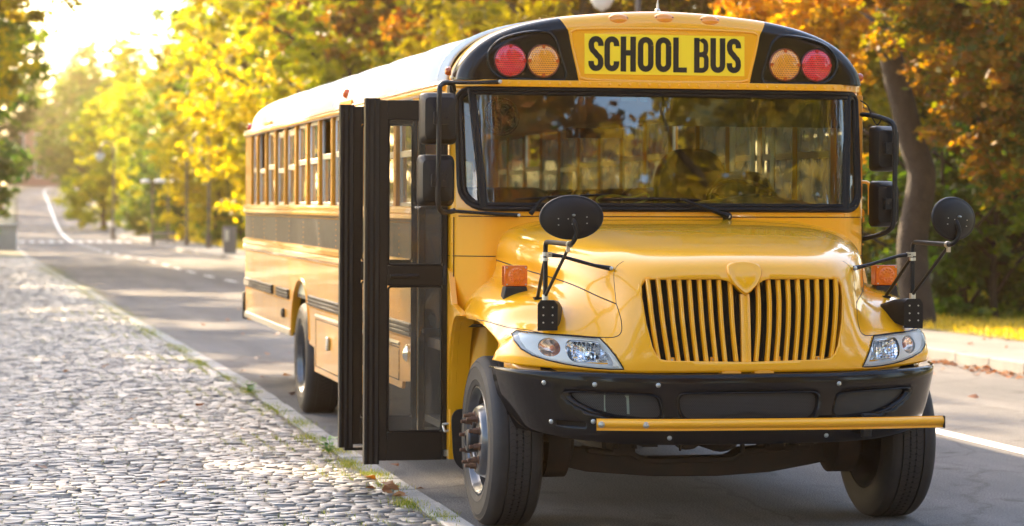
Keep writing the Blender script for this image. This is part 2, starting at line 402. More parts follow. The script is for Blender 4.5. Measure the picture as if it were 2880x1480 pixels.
# which way is inward: make the shell grow inward
_c = hood.data.polygons[0]; 
_t = near((0, -.8, 1.56)); 
def fix_out(me):
    f = max(me.polygons, key=lambda p: p.center.z)
    if f.normal.z < 0: me.flip_normals()
fix_out(hood.data); so.offset = -1
# panel gaps of the bonnet
for s in (-1, 1):
    def lay(pts, name='panel_gap', r=.0035, m='gap', off=-.0012, closed=False, parent=hood, n=6):
        P = []
        for p in smoothpath(pts, 6, closed):
            q, nn, _, _ = near(p); P.append(q+nn*(off if nn.dot(Vector((0, -1, .6))) > 0 else -off))
        mb = MB(); mb.tube(P, r, n, closed=closed); return part(mb, name, M[m], parent)
    seam = [(s*x, y, z) for x, y, z in [(.985, -.02, 1.392), (.955, -.36, 1.372), (.885, -.70, 1.338), (.79, -1.15, 1.283), (.70, -1.38, 1.225), (.645, -1.49, 1.195)]]
    lay(seam)
    lay([(s*.645, -1.49, 1.195), (s*.638, -1.45, 1.285), (s*.625, -1.42, 1.36), (s*.58, -1.42, 1.40)], r=.0022)
    lay([(s*x, y, z) for x, y, z in [(.645, -1.49, 1.195), (.628, -1.535, 1.12), (.632, -1.56, 1.058), (.66, -1.545, 1.03), (.721, -1.50, 1.0265), (.88, -1.42, 1.038), (1.0, -1.33, 1.045), (1.094, -1.16, 1.056), (1.165, -.99, 1.075), (1.196, -.75, 1.085)]], r=.003)
# shield emblem: plain raised badge above the grille
EMB = roundpoly([(-.088, 1.388), (-.04, 1.402), (0, 1.405), (.04, 1.402), (.088, 1.388), (.092, 1.345), (.065, 1.295), (.03, 1.262), (0, 1.240), (-.03, 1.262), (-.065, 1.295), (-.092, 1.345)], .022)
def onface(poly, off, scale=1, c=(0, 0)):
    out = []
    for x, z in poly:
        x = c[0]+(x-c[0])*scale; z = c[1]+(z-c[1])*scale
        h = hit_front(x, z); 
        if h[0] is None: h = near((x, -1.3, z))
        nn = h[1] if h[1].y < 0 else -h[1]
        out.append(h[0]+nn*off)
    return out
mb = MB(); rings = [onface(EMB, -.004), onface(EMB, .007), onface(EMB, .013, .93, (0, 1.33)), onface(EMB, .012, .86, (0, 1.33)), onface(EMB, .009, .80, (0, 1.33)), onface(EMB, .012, .55, (0, 1.33)), onface(EMB, .014, .25, (0, 1.33))]
n = len(EMB); vs = [v for r in rings for v in r]+[onface([(0, 1.33)], .014)[0]]
fs = [(i*n+k, i*n+(k+1) % n, (i+1)*n+(k+1) % n, (i+1)*n+k) for i in range(len(rings)-1) for k in range(n)]+[((len(rings)-1)*n+k, (len(rings)-1)*n+(k+1) % n, len(rings)*n) for k in range(n)]
mb.add(vs, fs); part(mb, 'shield_badge', M['hood'], hood, ang=50)

# ------------------------------------------------------------------ grille: rim, vertical bars, dark core
gr = MB()
ring0 = onface([tuple(p) for p in densify(GRILLE, .02)], .0)
ring1 = [p+Vector((0, .055, 0)) for p in ring0]
n = len(ring0); gr.add(ring0+ring1, [(k, (k+1) % n, n+(k+1) % n, n+k) for k in range(n)])
grille = part(gr, 'grille', M['hood'], ang=50)
mb = MB(); mb.box(-.57, .57, -1.46, -1.43, .84, 1.32)
for k in range(60): x = -.55+k*1.1/59; mb.box(x-.0015, x+.0015, -1.467, -1.46, .86, 1.31)
part(mb, 'radiator_core', M['dark'], grille, smooth=False)
tops = [.497, .445, .390, .338, .286, .233, .182, .130, .072]; bots = [.452, .400, .352, .305, .258, .208, .158, .110, .052]
def bar(xt, xb, wt, zt, zb):
    def pp(x, z):
        h = hit_front(x, z)
        for k in range(8):
            if h[0] is not None: break
            h = near((x, -1.62, z))
        return h[0]
    # interpolate the face across the opening from its rims
    mb = MB(); rows = []
    for q in range(11):
        t = q/10; z = zt+(zb-zt)*t; bow = .018*math.sin(PI*t)*(1 if xt > 0 else -1 if xt < 0 else 0)
        x = xt+(xb-xt)*t+bow*.4; zz = z
        y = float(np.interp(zz, [.90, 1.06, 1.22, 1.32], [-1.655, -1.645, -1.628, -1.60]))+.28*max(0, abs(x)-.25)**2+.010
        rows.append((x, y, z))
    sec = [(-wt/2, .026), (-wt/2, .004), (-wt*.25, -.004), (wt*.25, -.004), (wt/2, .004), (wt/2, .026)]
    vs = []; fs = []
    for (x, y, z) in rows:
        for (dx, dy) in sec: vs.append((x+dx, y+dy, z))
    m = len(sec)
    for i in range(10):
        for k in range(m): fs.append((i*m+k, i*m+(k+1) % m, (i+1)*m+(k+1) % m, (i+1)*m+k))
    fs += [tuple(range(m)), tuple(range(11*m-1, 10*m-1, -1))]
    mb.add(vs, fs); part(mb, 'grille_bar', M['yellow'], grille, ang=35, bevel=.0015, seg=1)
def topz(x):
    return float(np.interp(abs(x), [p[0] for p in GRILLE_H[:8]], [p[1] for p in GRILLE_H[:8]]))+.006
for s in (-1, 1):
    for a, b in zip(tops, bots): bar(s*a, s*b, .022, topz(a), .908)
bar(0, 0, .050, 1.245, .900)
mb = MB()
for s in (-1, 1):
    for x in (.385, .17): mb.box(s*x-.014, s*x+.014, -1.625, -1.612, .905, .930)
part(mb, 'grille_clip', M['yellow'], grille, bevel=.002)
mb = MB()
for s in (-1, 1):
    for x in (.385, .17): mb.lathe([(0, .004), (.005, .003), (.006, 0)], Matrix.Translation((s*x, -1.627, .918)) @ Matrix.Rotation(PI/2, 4, 'X'), 12)
part(mb, 'grille_screw', M['steel'], grille)
# dark bay behind the nose
mb = MB(); mb.box(-.60, .60, -1.38, -.20, .62, 1.26); part(mb, 'engine_bay', M['dark'], smooth=False)

# ------------------------------------------------------------------ headlights
for s in (-1, 1):
    U = LPU[s]; sx = 'left' 
    n = len(U)
    outer = [Vector(uv_pt(*u)) for u in U]; nrm = [Vector(uv_pt(u[0], u[1], GN)) for u in U]
    c = sum(outer, Vector())/n
    hl = MB()
    rim = [p+q*.004 for p, q in zip(outer, nrm)]
    in1 = [p.lerp(c, .045)+q*.001 for p, q in zip(outer, nrm)]
    in2 = [p.lerp(c, .14)-q*.022 for p, q in zip(outer, nrm)]
    back = [p.lerp(c, .22)-q*.045 for p, q in zip(outer, nrm)]
    vs = [p-q*.01 for p, q in zip(outer, nrm)]+rim+in1+in2+back; m = n
    hl.add(vs, [(i*m+k, i*m+(k+1) % m, (i+1)*m+(k+1) % m, (i+1)*m+k) for i in range(4) for k in range(n)])
    # silver bezel plate
    outl = [(u[0], u[1]) for u in U]
    uc = np.array(outl).mean(0); inner_uv = [tuple(uc+(np.array(u)-uc)*.90) for u in outl]
    hb = part(hl, 'headlight', M['silverlens'], ang=50)
    def blob(poly, depth, mname, name, rings=7, flute=0):
        """bowl sunk into the lamp, outline given as seen from the front"""
        P = onface(mirx(poly, s), 0); cc = sum(P, Vector())/len(P); nn = hit_front(cc.x, cc.z)[1]; nn = nn if nn.y < 0 else -nn
        mb = MB(); k = len(P); vs = []; fs = []
        for r in range(rings+1):
            t = r/rings; f_ = 1-t*.96; dz = -.026-depth*math.sin(t*PI/2)
            for q, p in enumerate(P):
                fl = 1+(flute*((q % 2)-.5) if 0 < r < rings else 0)
                vs.append(cc.lerp(p, f_*fl)+nn*dz)
        fs = [(r*k+q, r*k+(q+1) % k, (r+1)*k+(q+1) % k, (r+1)*k+q) for r in range(rings) for q in range(k)]+[tuple(range(rings*k, rings*k+k))]
        # raised lip
        mb.add(vs, fs)
        mb.tube([cc.lerp(p, 1.0)+nn*-.024 for p in P], .0028, 6, closed=True)
        part(mb, name, M[mname], hb, ang=25 if flute else 50); return cc, nn
    turn = [(.966+.050*math.cos(a), .975+.047*math.sin(a)) for a in np.linspace(0, 2*PI, 24, endpoint=False)]
    main = roundpoly([(.715, .985), (.738, 1.008), (.80, 1.013), (.880, 1.016), (.896, .975), (.885, .925), (.86, .900), (.76, .886), (.682, .884), (.676, .898)], .02, 4)
    pl = sheet(outer=inner_uv, holes=[front_uv(mirx(main, s)), front_uv(mirx(turn, s))], off=-.009); part(pl, 'bezel_plate', M['silverlens'], hb, ang=60)
    cc, nn = blob([tuple(p) for p in densify(main, .008)], .045, 'chrome', 'main_reflector', 8, .05)
    mb = MB(); q = cc-nn*.03+Vector((s*.012, 0, .002)); mb.lathe([(.018, -.02), (.020, .012), (.012, .022), (0, .024)], Matrix.Translation(q) @ nn.to_track_quat('Z', 'Y').to_matrix().to_4x4(), 8)
    part(mb, 'bulb', M['chrome'], hb, ang=20)
    mb = MB()
    for k in range(7):
        x = s*(.73+.021*k); hz = hit_front(x, .95); nn2 = hz[1] if hz[1].y < 0 else -hz[1]
        mb.box(x-.0012, x+.0012, hz[0].y+.024, hz[0].y+.045, .905, .995)
    part(mb, 'reflector_flute', M['glassl'], hb, smooth=False)
    cc, nn = blob(turn, .03, 'amberbowl', 'turn_signal', 6, .05)
    mb = MB(); q = cc-nn*.035+Vector((-s*.008, 0, .004)); mb.lathe([(.012, -.02), (.016, .004), (.010, .014), (0, .016)], Matrix.Translation(q) @ nn.to_track_quat('Z', 'Y').to_matrix().to_4x4(), 10); part(mb, 'turn_bulb', M['amber'], hb, ang=40)
    ln = sheet(outer=[tuple(u) for u in outl], off=.006); part(ln, 'lens', M['glassl'], hb, ang=60)
    # black gasket round the lens
    mb = MB(); mb.tube([p+q*.002 for p, q in zip(outer, nrm)], .0035, 6, closed=True); part(mb, 'gasket', M['rubber'], hb)

# yellow valance under each headlight
for s in (-1, 1):
    mb = MB(); pts = []
    for x, y in [(.62, -1.585), (.74, -1.535), (.86, -1.46), (.98, -1.37), (1.09, -1.26), (1.15, -1.14)]: pts.append((s*x*.985, y+.03))
    vs = []; zb = [.815, .818, .823, .830, .840, .852]
    for (x, y), z in zip(pts, zb): vs += [(x, y, .90), (x, y, z), (x*.99, y+.02, z)]
    mb.add(vs, [(i*3+k, i*3+k+1, i*3+k+4, i*3+k+3) for i in range(5) for k in range(2)]); o = part(mb, 'valance', M['yellow'])
    so = o.modifiers.new('t', 'SOLIDIFY'); so.thickness = .004
    mb = MB()
    for x, y, z in [(.70, -1.532, .838), (1.09, -1.20, .866)]:
        mb.lathe([(0, .006), (.008, .006), (.010, .003), (.016, .002), (.016, 0)], Matrix.Translation((s*x*.985, y-.005, z)) @ Matrix.Rotation(PI/2, 4, 'X'), 12)
    part(mb, 'valance_bolt', M['yelmatte'])

# ------------------------------------------------------------------ front bumper
def by(x): return float(np.interp(abs(x), [0, .3, .5, .7, .85, .95, 1.04, 1.11, 1.16, 1.19, 1.2], [-1.705, -1.695, -1.672, -1.625, -1.57, -1.515, -1.44, -1.36, -1.27, -1.17, -1.10]))
xs = np.concatenate([-np.linspace(0, 1.2, 90)[:0:-1], np.linspace(0, 1.2, 90)])
prof = [(.842, .060), (.848, .045), (.850, .030), (.847, .014), (.838, .004), (.825, 0), (.80, -.002), (.775, 0), (.75, 0), (.725, 0), (.70, 0), (.675, 0), (.65, 0), (.625, 0), (.60, .001), (.575, .003), (.55, .006), (.525, .010), (.505, .018), (.494, .032), (.492, .05)]
yb = np.array([by(x) for x in xs])
for _ in range(12): yb[1:-1] = .25*yb[:-2]+.5*yb[1:-1]+.25*yb[2:]
BG = np.zeros((len(prof), len(xs), 3))
for i, (z, dy) in enumerate(prof):
    hh = (.85-z)/.358; lift = .045*hh*np.clip((np.abs(xs)-.55)/.6, 0, 1)**1.6
    sc_ = 1-.075*max(0, hh)**1.3*np.clip((np.abs(xs)-.7)/.5, 0, 1)
    BG[i, :, 0] = xs*sc_; BG[i, :, 1] = yb+dy; BG[i, :, 2] = z+lift+(.012*np.clip((np.abs(xs)-.4)/.8, 0, 1))
BN = np.cross(np.gradient(BG, axis=0), np.gradient(BG, axis=1)); BN /= np.linalg.norm(BN, axis=2, keepdims=True)+1e-9
if BN[8, 90, 1] > 0: BN = -BN
def b_uv(x, z):
    j = float(np.interp(x, BG[8, :, 0], np.arange(len(xs)))); jj = int(round(j))
    i = float(np.interp(-z, -BG[:, jj, 2][2:], np.arange(2, len(prof)))); return (i, j)
def bpt(x, z, off=0): u = b_uv(x, z); return Vector(uv_pt(*u, BG))+Vector(uv_pt(*u, BN))*off
OPS = roundpoly([(.905, .762), (.70, .757), (.50, .748), (.462, .735), (.442, .655), (.455, .618), (.52, .618), (.69, .630), (.80, .655), (.89, .700), (.935, .745)], .03, 3)
OPI = roundpoly([(.885, .752), (.70, .749), (.505, .741), (.472, .727), (.455, .657), (.466, .632), (.52, .632), (.68, .646), (.78, .672), (.86, .708), (.892, .738)], .025, 3)
OCS = roundpoly([(-.352, .757), (.352, .757), (.378, .735), (.370, .66), (.335, .614), (-.335, .614), (-.370, .66), (-.378, .735)], .03, 3)
OCI = roundpoly([(-.338, .748), (.338, .748), (.362, .728), (.355, .665), (.325, .626), (-.325, .626), (-.355, .665), (-.362, .728)], .025, 3)
ops = [(mirx(OPS, 1), mirx(OPI, 1)), (mirx(OPS, -1), mirx(OPI, -1)), (OCS, OCI)]
slot = roundpoly([(-.97, .612), (-.82, .606), (-.82, .583), (-.97, .588)], .008)
holes = [[b_uv(*p) for p in a] for a, b in ops]+[[b_uv(*p) for p in slot]]
bump = part(sheet(holes=holes, A=BG, AN=BN), 'front_bumper', M['black'], ang=60)
fix_out(bump.data)
so = bump.modifiers.new('t', 'SOLIDIFY'); so.thickness = .006; so.offset = -1
for a, b in ops:
    mb = MB(); n = len(a); r0 = [bpt(*p, .002) for p in a]; r05 = [bpt(*Vector(p).lerp(Vector(q), .35), .004) for p, q in zip(a, b)]; r1 = [bpt(*q, -.010) for q in b]; r2 = [bpt(*q, -.030) for q in b]
    mb.add(r0+r05+r1+r2, [(i*n+k, i*n+(k+1) % n, (i+1)*n+(k+1) % n, (i+1)*n+k) for i in range(3) for k in range(n)])
    part(mb, 'opening_rim', M['black'], bump, ang=60)
    c = Vector((sum(q[0] for q in b)/n, sum(q[1] for q in b)/n))
    uvp = [b_uv(*q) for q in b]
    part(sheet(outer=uvp, off=-.026, A=BG, AN=BN), 'perforated_insert', M['mesh'], bump, ang=60)
mb = MB(); mb.add([bpt(x, z, -.03) for x, z in [(-.99, .62), (-.80, .615), (-.80, .575), (-.99, .58)]], [(0, 1, 2, 3)]); part(mb, 'slot_backing', M['dark'], bump, smooth=False)
mb = MB(); mb.add([bpt(x, z, -.0255) for x, z in [(-.735, .744), (-.612, .741), (-.608, .648), (-.735, .662)]], [(0, 1, 2, 3)]); part(mb, 'pale_plate', mat('pale_green_plate', (.16, .19, .15), .5), bump, smooth=False)
def bolt(mb, P, N_, r=.012):
    Mx = Matrix.Translation(P) @ N_.to_track_quat('Z', 'Y').to_matrix().to_4x4()
    mb.lathe([(r, 0), (r, .002), (r*.72, .004), (r*.7, .004)], Mx, 16); mb.lathe([(r*.66, .002), (r*.62, .008), (r*.45, .010), (0, .010)], Mx, 6)
for x, z in [(-1.0, .800), (-.775, .797), (-.47, .795), (.476, .793), (-.99, .605), (-.785, .612), (-.41, .532), (.41, .533)]:
    mb = MB(); bolt(mb, bpt(x, z, .003), (bpt(x, z, .02)-bpt(x, z, 0)).normalized()); part(mb, 'bolt', M['steel'], bump, ang=30)
# yellow crossing arm carried on the bumper
P = smoothpath([(-.78, -1.655, .602), (-.5, -1.715, .601), (-.2, -1.738, .600), (.2, -1.742, .598), (.6, -1.745, .597), (1.01, -1.735, .599)], 6)
sec = [(.0, -.029), (-.004, -.029), (-.004, -.018), (-.010, -.014), (-.021, -.004), (-.024, .006), (-.021, .016), (-.012, .024), (-.004, .026), (-.004, .030), (0, .030)]
mb = MB(); vs = []
for i, p in enumerate(P):
    t = (P[min(i+1, len(P)-1)]-P[max(i-1, 0)]).normalized(); nn = Vector((t.y, -t.x, 0)).normalized()
    nn = nn if nn.y > 0 else -nn
    for d, z in sec: vs.append(p+nn*d*1.0+Vector((0, 0, z)))
m = len(sec); fs = [(i*m+k, i*m+(k+1) % m, (i+1)*m+(k+1) % m, (i+1)*m+k) for i in range(len(P)-1) for k in range(m)]+[tuple(range(m)), tuple(range(len(vs)-1, len(vs)-m-1, -1))]
mb.add(vs, fs); arm = part(mb, 'crossing_arm', M['yellow'], ang=40)
mb = MB(); bolt(mb, Vector((-.762, -1.682, .604)), Vector((-.2, -1, 0)), .016); bolt(mb, Vector((-.545, -1.728, .602)), Vector((-.15, -1, 0)), .016); part(mb, 'arm_bolt', M['steel'], arm, ang=30)
mb = MB(); mb.box(1.010, 1.016, -1.762, -1.732, .568, .630); part(mb, 'end_cap', M['rubber'], arm, bevel=.004)
mb = MB(); mb.box(.60, .68, -1.70, -1.66, .625, .640); mb.box(.60, .645, -1.70, -1.655, .52, .566); part(mb, 'arm_hinge', M['blackm'], arm, bevel=.006)
# bonnet tilt hinges showing between bumper and nose
for x in (-.086, .086):
    mb = MB(); mb.box(x-.035, x+.035, -1.66, -1.55, .835, .862); mb.tube([(x-.05, -1.655, .85), (x+.05, -1.655, .85)], .008); part(mb, 'bonnet_hinge', M['yelmatte'], bevel=.003)

# ------------------------------------------------------------------ body front: cowl, pillars, windscreen
def plan(x):
    return float(np.interp(abs(x), [0, .5, 1.0, 1.06, 1.12, 1.175, 1.205, 1.222], [-.178, -.176, -.168, -.158, -.110, -.060, -.025, .03]))
def fy(x, z): return plan(x)+.13*max(0, min(z, 2.345)-1.66)
def hsheet(outer, holes, f, step=.04, off=0):
    pts = []; ed = []
    xs_ = [p[0] for p in outer]; zs_ = [p[1] for p in outer]
    allp = [[tuple(q) for q in densify(p, step)] for p in [outer]+list(holes)]
    for poly in allp:
        n0 = len(pts); pts += poly; ed += [(n0+k, n0+(k+1) % len(poly)) for k in range(len(poly))]
    P_ = np.array(pts)
    for x in np.arange(min(xs_)+step/2, max(xs_), step):
        for z in np.arange(min(zs_)+step/2, max(zs_), step):
            if np.min(np.abs(P_-[x, z]).sum(1)) > step*.35: pts.append((float(x), float(z)))
    v2, _, f2, _, _, _ = delaunay_2d_cdt([Vector(p) for p in pts], ed, [], 0, 1e-6)
    V = [(p[0], f(p[0], p[1])+off, p[1]) for p in v2]; F = []
    for q in f2:
        c = sum((v2[k] for k in q), Vector((0, 0)))/len(q)
        if inpoly(c, allp[0]) and not any(inpoly(c, h) for h in allp[1:]): F.append(tuple(q))
    mb = MB(); mb.add(V, F); return mb
WS = roundpoly([(-1.172, 1.662), (1.172, 1.662), (1.180, 2.340), (-1.180, 2.340)], .13, 6)
WS = []
for (x, z), r in zip([(-1.172, 1.664), (1.172, 1.664), (1.178, 2.338), (-1.178, 2.338)], [.13, .10, .05, .075]):
    sx_ = 1 if x > 0 else -1; sz_ = 1 if z > 2 else -1; cx_, cz_ = x-sx_*r, z-sz_*r
    a0 = {(-1, -1): PI, (1, -1): 1.5*PI, (1, 1): 0, (-1, 1): .5*PI}[(sx_, sz_)]
    for k in range(7): a = a0+k*PI/12; WS.append((cx_+r*math.cos(a), cz_+r*math.sin(a)))
def inset(poly, d):
    c = Vector((0, 2.0)); out = []
    for i, p in enumerate(poly):
        a = Vector(poly[i-1]); b = Vector(poly[(i+1) % len(poly)]); t = (b-a).normalized(); nn = Vector((-t.y, t.x)); out.append(tuple(Vector(p)+nn*d))
    return out
FO = [(-1.222, .275), (-1.180, .275), (-1.178, .56), (-.62, .56), (-.60, 1.3), (.60, 1.3), (.62, .56), (1.178, .56), (1.180, .275), (1.222, .275), (1.222, 2.352), (-1.222, 2.352)]
cowl = part(hsheet(FO, [inset(WS, .010)], fy, .03), 'cowl_panel', M['yellow'], ang=50)
if sum(p.normal.y*p.area for p in cowl.data.polygons) > 0: cowl.data.flip_normals()
so = cowl.modifiers.new('t', 'SOLIDIFY'); so.thickness = .02; so.offset = -1
gl_ = part(hsheet(inset(WS, .012), [], fy, .05, .004), 'windscreen', M['glassw'], ang=80)
mb = MB()
for d, r, o_ in ((.004, .0155, -.006), (.026, .0125, -.002)):
    mb.tube([(x, fy(x, z)+o_, z) for x, z in [tuple(q) for q in densify(inset(WS, d), .04)]], r, 8, closed=True)
seal = part(mb, 'windscreen_seal', M['rubber'], gl_)
for s in (-1, 1):
    mb = MB()
    for dx, r in ((-.012, .012), (.012, .012), (0, .010)):
        mb.tube([(s*(1.050+.05*t)+dx, fy(s*(1.05+.05*t), 1.66+.68*t)-.004, 1.668+.668*t) for t in np.linspace(0, 1, 8)], r, 8)
    part(mb, 'corner_divider', M['rubber'], gl_)
# seam with bolts below the glass
mb = MB()
for x in np.arange(-1.16, 1.17, .105): mb.lathe([(0, .003), (.004, .0025), (.006, 0)], Matrix.Translation((x, fy(x, 1.64)-.001, 1.642)) @ Matrix.Rotation(PI/2, 4, 'X'), 8)
for s in (-1, 1):
    for z in np.arange(.35, 1.6, .14): mb.lathe([(0, .003), (.004, .0025), (.006, 0)], Matrix.Translation((s*1.207, fy(1.207, z)-.002, z)) @ Matrix.Rotation(PI/2, 4, 'X'), 8)
part(mb, 'cowl_rivet', M['yellow'], cowl)
mb = MB()
mb.tube([(x, fy(x, 1.62)-.001, 1.626) for x in np.linspace(-1.215, 1.215, 50)], .003, 6)
for s in (-1, 1):
    mb.tube([(s*x, fy(x, 1.4)-.0005, 1.405) for x in np.linspace(.985, 1.218, 10)], .0028, 6)
    mb.tube([(s*1.196, fy(1.196, z)-.0005, z) for z in (1.62, 1.2, .9, .86)], .0028, 6)
part(mb, 'panel_seam', M['gap'], cowl)
# wheel arch trims and well linings beside the front wheels
for s in (-1, 1):
    arc = [(-.42, 1.088), (-.32, 1.082), (-.25, 1.055), (-.19, .99), (-.145, .90), (-.115, .79), (-.10, .68), (-.09, .56)]
    mb = MB(); mb.prism([(.04, .275), (.04, 1.35), (-.02, 1.32), (-.12, 1.14), (-.42, 1.095)]+arc+[(-.05, .275)], s*1.188, s*1.2225, 'x'); part(mb, 'arch_panel', M['yellow'], smooth=False, bevel=.003)
    mb = MB(); sm = smoothpath([(0, y, z) for y, z in arc], 4)
    vs = []
    for p in sm: vs += [(s*1.236, p.y, p.z), (s*1.228, p.y+.02, p.z+.006), (s*1.12, p.y+.012, p.z+.002), (s*1.12, p.y, p.z-.006)]
    mb.add(vs, [(i*4+k, i*4+(k+1) % 4, i*4+4+(k+1) % 4, i*4+4+k) for i in range(len(sm)-1) for k in range(4)]+[(0, 1, 2, 3), tuple(range(len(vs)-1, len(vs)-5, -1))])
    part(mb, 'arch_trim', M['yellow'], ang=50)
    mb = MB(); mb.box(s*.60, s*.62, -1.40, .0, .50, 1.28); vs = []
    A_ = [(y, z, x) for y, z, x in [(-1.40, .84, 1.0), (-1.30, .90, 1.0), (-1.15, .98, 1.04), (-1.0, 1.03, 1.12), (-.75, 1.05, 1.17), (-.45, 1.045, 1.17), (-.28, 1.02, 1.16)]]
    for y, z, x in A_: vs += [(s*.60, y, z), (s*x, y, z)]
    mb.add(vs, [(i*2, i*2+1, i*2+3, i*2+2) for i in range(len(A_)-1)]); part(mb, 'wheel_well', M['dark'], smooth=False)
    mb = MB(); P_ = roundpoly([(s*1.232, .565), (s*.86, .565), (s*.86, .30), (s*1.06, .185), (s*1.215, .25)], .07, 4); mb.prism(P_, -.165, -.155, 'y'); part(mb, 'mud_flap', M['blackm'], smooth=False)

# ------------------------------------------------------------------ roof cap with sign and warning lamps
OUTL = [(1.192, 2.384), (1.188, 2.41), (1.168, 2.465), (1.116, 2.537), (1.044, 2.600), (.942, 2.656), (.80, 2.704), (.607, 2.744), (.42, 2.765), (.22, 2.782), (0, 2.790)]
half = smoothpath([(x, 0, z) for x, z in OUTL], 4); OUT = [(p.x, p.z) for p in half]
OUT = OUT+[(-x, z) for x, z in OUT[-2::-1]]
def cap_ring(d, y):
    res = []
    for x, z in OUT: res.append((x*(1-d/1.19), y, 2.384+(z-2.384)*(1-d/.406)))
    return res
RAD = .092; rings = []
for y, d in ((.15, -.006), (.10, -.006), (.095, 0), (.02, 0)): rings.append(cap_ring(d, y))
for a in np.linspace(15, 90, 7): rings.append(cap_ring(RAD*(1-math.cos(R(a))), .0-RAD*math.sin(R(a))))
no = len(OUT); vs = [v for r in rings for v in r]; fs = []; mi = []
def is_black(x): return abs(x) > .605
for i in range(len(rings)-1):
    for k in range(no-1):
        fs.append((i*no+k, i*no+k+1, (i+1)*no+k+1, (i+1)*no+k)); mi.append(1 if i > 1 and is_black((OUT[k][0]+OUT[k+1][0])/2) else 0)
base = (len(rings)-1)*no; NS = 8
for q in range(1, NS+1):
    for k in range(no):
        x, y, z = rings[-1][k]; sx_ = 1 if x > 0 else -1; X = abs(OUT[k][0])
        xb = X*.822 if X <= .607 else .499+(X-.607)*(1.10-.499)/(1.192-.607)
        t = q/NS; zt = z
        vs.append((x+(sx_*xb-x)*t if X > 0 else 0, -RAD, zt+(2.384-zt)*t))
for q in range(NS):
    for k in range(no-1):
        a = base+q*no+k; fs.append((a, a+1, a+no+1, a+no)); mi.append(1 if is_black((OUT[k][0]+OUT[k+1][0])/2) else 0)
mb = MB(); mb.v = vs; mb.f = fs; mb.m = mi
cap = part(mb, 'roof_cap', [M['yellow'], M['capblack']], ang=50)
if sum(p.normal.y*p.area for p in cap.data.polygons) > 0: cap.data.flip_normals()
FY = -RAD
def zz(px, pz): return ((px-2595)*.000486, 2.650-(pz-335)*.000486)
# moulded frame beads
rb = [zz(*p) for p in [(530, 760), (498, 640), (535, 530), (640, 430), (800, 368), (1000, 330), (1190, 326), (1285, 395), (1330, 520), (1380, 680), (1415, 800), (1400, 862), (1330, 882), (800, 872), (640, 850)]]
for s in (-1, 1):
    pts = [(s*-x, FY-.001, z) for x, z in rb]
    mb = MB(); mb.tube(smoothpath(pts, 4, True), .0095, 8, closed=True); part(mb, 'lamp_panel_bead', M['capblack'], cap)
yb_ = [zz(*p) for p in [(1472, 380), (1500, 305), (1600, 285), (2050, 270), (2595, 266)]]
yb2 = [zz(*p) for p in [(1570, 800), (1615, 852), (1800, 870), (2595, 880)]]
path = [(x, FY, z) for x, z in yb_]+[(-x, FY, z) for x, z in yb_[-2::-1]]+[(-x, FY, z) for x, z in yb2]+[(x, FY, z) for x, z in yb2[-2::-1]]
mb = MB(); mb.tube(smoothpath(path, 4, True), .0075, 8, closed=True); part(mb, 'sign_frame_bead', M['yellow'], cap)
mb = MB(); mb.box(-.467, .467, FY-.003, FY+.002, 2.424, 2.650); sign = part(mb, 'sign_panel', M['sign'], cap, smooth=False)
# lettering, drawn as heavy strokes
def stroke(mb, pts, wd, y):
    P_ = [Vector(p) for p in pts]; n = len(P_); Lf = []; Rt = []
    for i, p in enumerate(P_):
        if i == 0: t = P_[1]-P_[0]
        elif i == n-1: t = P_[-1]-P_[-2]
        else: t = (P_[i+1]-P_[i]).normalized()+(P_[i]-P_[i-1]).normalized()
        t.normalize(); nn = Vector((-t.y, t.x)); Lf.append(p+nn*wd/2); Rt.append(p-nn*wd/2)
    vs = []
    for a, b in zip(Lf, Rt): vs += [(a.x, y, a.y), (b.x, y, b.y)]
    mb.add(vs, [(2*i, 2*i+1, 2*i+3, 2*i+2) for i in range(n-1)])
def arcp(cx_, cz_, rx, rz, a0, a1, n=10):
    return [(cx_+rx*math.cos(R(a0+(a1-a0)*k/n)), cz_+rz*math.sin(R(a0+(a1-a0)*k/n))) for k in range(n+1)]
